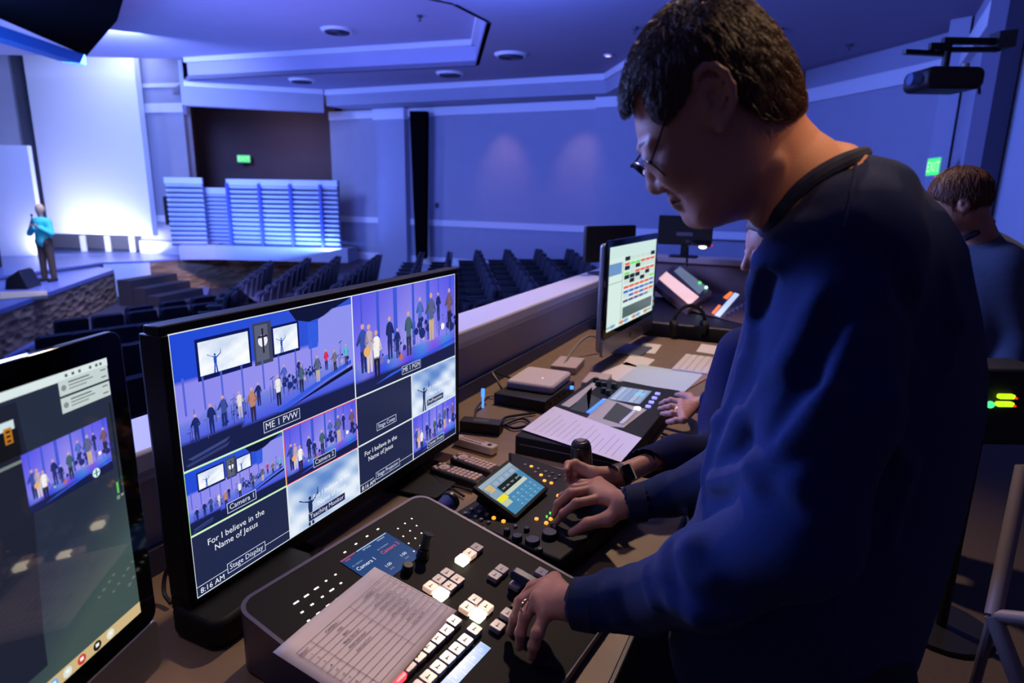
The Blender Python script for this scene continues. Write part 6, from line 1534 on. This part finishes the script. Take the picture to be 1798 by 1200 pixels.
for sg in (-.11, .11):
    h_ = Vector((b2.x, b2.y+sg, .56)); k_ = h_+Vector((-.40, 0, -.02)); f_ = Vector((k_.x, k_.y, .1)); s.chain([h_, k_, f_], [.085, .07, .055], .03)
    mbw(MB().rbox((f_.x-.05, f_.y, .045), (.28, .10, .09), .045, 'z'), 'shoe', M_shoe, R2, bevel=.02)
V, F = s.mesh(); np_mesh('trousers', [(V, F)], M_jean, R2)
oc = thing('office_chair', 'black office chair under the person in the navy shirt', 'chair', (b2.x+.02, b2.y, 0))
MB().rbox((0, 0, .45), (.46, .48, .07), .08, 'z').build('seat', M_blk, oc, bevel=.02); MB().cyl((0, 0, .08), (0, 0, .42), .03).build('gas_post', M_blk, oc)
for i in range(5): MB().tube([(0, 0, .09), (.27*math.cos(i*1.2566), .27*math.sin(i*1.2566), .05)], [.022, .016]).ball((.27*math.cos(i*1.2566), .27*math.sin(i*1.2566), .028), .027).build('base_arm', M_blk, oc)
MB().rbox((.27, 0, .68), (.05, .38, .34), .08, 'x').tube([(.15, 0, .42), (.28, 0, .44), (.29, 0, .6)], .018).build('backrest', M_blk, oc, bevel=.015)

# ---------------- third person, standing at the far right
c3 = at(1690, 400, 2.50); R3 = thing('person', 'man with short brown hair and a grey-blue shirt standing at the right, seen from behind', 'person', (c3.x, c3.y, 0))
hc3 = at(1683, 352, 2.45); fx3 = (-RH*.92+FH*.38+Vector((0, 0, -.28))).normalized(); sd3 = fx3.cross(Vector((0, 0, 1))).normalized(); up3 = sd3.cross(fx3).normalized(); RX3 = rot_axes(fx3, sd3)
def h3(f, s_, u): return hc3+fx3*f+sd3*s_+up3*u
s = sdf_box([hc3, at(1730, 440, 2.5)], .2, .006)
s.ell(h3(-.0, 0, .01), (.094, .076, .10), RX3, k=.02).ell(h3(.04, 0, -.06), (.055, .052, .065), RX3, k=.03).chain([h3(.09, 0, 0), h3(.108, 0, -.04)], [.008, .012], .01)
for sg in (-1, 1): s.ell(h3(-.0, .078*sg, -.015), (.020, .010, .030), RX3, k=.005).ell(h3(.0, .088*sg, -.012), (.009, .006, .014), RX3, k=.003, op='s')
s.cap(h3(-.03, 0, -.05), at(1728, 440, 2.52), .055, .065, .03)
hm = s.mesh()
s = SDF((c3.x-.5, c3.y-.5, .1), (c3.x+.5, c3.y+.5, 1.45), .02); s.cap(at(1725, 450, 2.5), Vector((c3.x+.02, c3.y, .95)), .09, .12, .05)
hd3 = at(1800, 640, 2.2)
np_mesh('body', [hm, s.mesh(), ], M_skinm, R3, sm=1)
s = SDF((c3.x-.55, c3.y-.6, .80), (c3.x+.6, c3.y+.5, 1.62), .009)
s.cap(at(1665, 460, 2.62), at(1765, 470, 2.42), .075, .085, .05).cap(at(1722, 450, 2.52), at(1722, 480, 2.5), .10, .15, .05).cap(at(1722, 500, 2.5), Vector((c3.x+.03, c3.y, .93)), .165, .165, .08)
s.chain([at(1757, 475, 2.4), at(1775, 600, 2.36), at(1760, 700, 2.25)], [.082, .068, .055], .03)
s.cap(at(1712, 405, 2.49), at(1722, 420, 2.5), .062, .066, .004, op='s') if False else None
V, F = s.mesh(); np_mesh('shirt', [(V, F)], M_shirt3, R3, sm=2)
mbw(MB().tube([at(1692, 420, 2.42), at(1712, 410, 2.41), at(1735, 394, 2.46), at(1742, 390, 2.53)], .012, 8), 'collar', mat('navy_collar', (36, 40, 66), .9), R3)
s = sdf_box([hc3], .17, .006); s.ell(h3(-.008, 0, .022), (.104, .086, .102), RX3, k=.01).ell(h3(.10, 0, -.05), (.085, .10, .075), RX3, k=.02, op='s').ell(h3(.06, 0, -.13), (.09, .12, .065), RX3, k=.02, op='s')
for sg in (-1, 1): s.ell(h3(.012, .09*sg, -.03), (.03, .02, .045), RX3, k=.01, op='s')
V, F = s.mesh(); np_mesh('hair', [(V, F)], M_hair3, R3); strands(V, F, 1500, mat('hair_strand_light', (110, 70, 44), .5), R3, lambda P: np.tile(np.array([0, 0, -1.0]), (len(P), 1)), L=.03, rad=.0009)
legs(R3, Vector((c3.x, c3.y, 0)), (RH*.4+FH*.9).normalized(), .88, M_khaki, -RH, rr=.10)
# ---------------- camera gear and rail at the right
gp = at(1772, 705, 1.95)
r = thing('camera_pack', 'dark equipment pack with yellow-green meter lights at the right edge', 'equipment', (gp.x, gp.y, gp.z), YAW)
k_ = 1.95/FPX
MB().rbox((.02, .10, -.03), (.24, .16, .26), .03, 'y').build('case', mat('pack_black', (16, 15, 18), .6), r, bevel=.01)
for y, w_ in ((7*k_, 30), (-8*k_, 32)):
    MB().rbox((-2*k_, .012, y), (w_*k_, .012, 9*k_), .006, 'y').build('meter', mat('meter_green', (190, 240, 40), .3, emit=(190, 235, 30), estr=1.3), r)
    MB().rbox((14*k_, .008, y-2*k_), (5*k_, .012, 4*k_), .004, 'y').build('meter_peak', mat('meter_red', (240, 60, 40), .3, emit=(240, 50, 40), estr=1.2), r)
MB().ball((-29*k_, .01, -9*k_), .012).build('status_light', mat('mint_light', (80, 240, 150), .3, emit=(80, 240, 150), estr=1.2), r)
r.parent = None
tp_ = gp
MB().tube([(0, .10, -.15), (0, .10, -gp.z+.02)], .018).build('stand_pole', M_blk, r); MB().cyl((0, .1, -gp.z), (0, .1, -gp.z+.02), .16).build('stand_base', M_blk, r)
tag(MB().ball(at(1793, 614, 2.4), .011).cyl(at(1793, 614, 2.4), at(1793, 700, 2.4), .004).build('indicator_lamp', mat('meter_green2', (120, 255, 60), .3, emit=(120, 255, 60), estr=1.5)), 'tiny green light at the right edge above the meters', 'lamp')
M_rail = mat('rail_cream', (124, 112, 108), .5)
jx = Zp(1742, 1080, .20) if False else at(1744, 1082, 1.55); t0 = at(1797, 822, 1.75); j2 = at(1800, 1094, 1.45); b0_ = at(1800, 1230, 1.35)
r = thing('handrail', 'cream tubular handrail at the lower right edge', 'handrail', (jx.x, jx.y, 0))
mbw(MB().tube([t0+Vector((.04, 0, .0)), t0, jx], .021, 14), 'rail', M_rail, r); mbw(MB().tube([jx, j2+RH*.1], .020, 14), 'cross_tube', M_rail, r)
pb3 = at(1812, 1260, 1.42); mbw(MB().tube([jx, pb3, Vector((pb3.x+.02, pb3.y-.02, 0))], .022, 14), 'post', M_rail, r)
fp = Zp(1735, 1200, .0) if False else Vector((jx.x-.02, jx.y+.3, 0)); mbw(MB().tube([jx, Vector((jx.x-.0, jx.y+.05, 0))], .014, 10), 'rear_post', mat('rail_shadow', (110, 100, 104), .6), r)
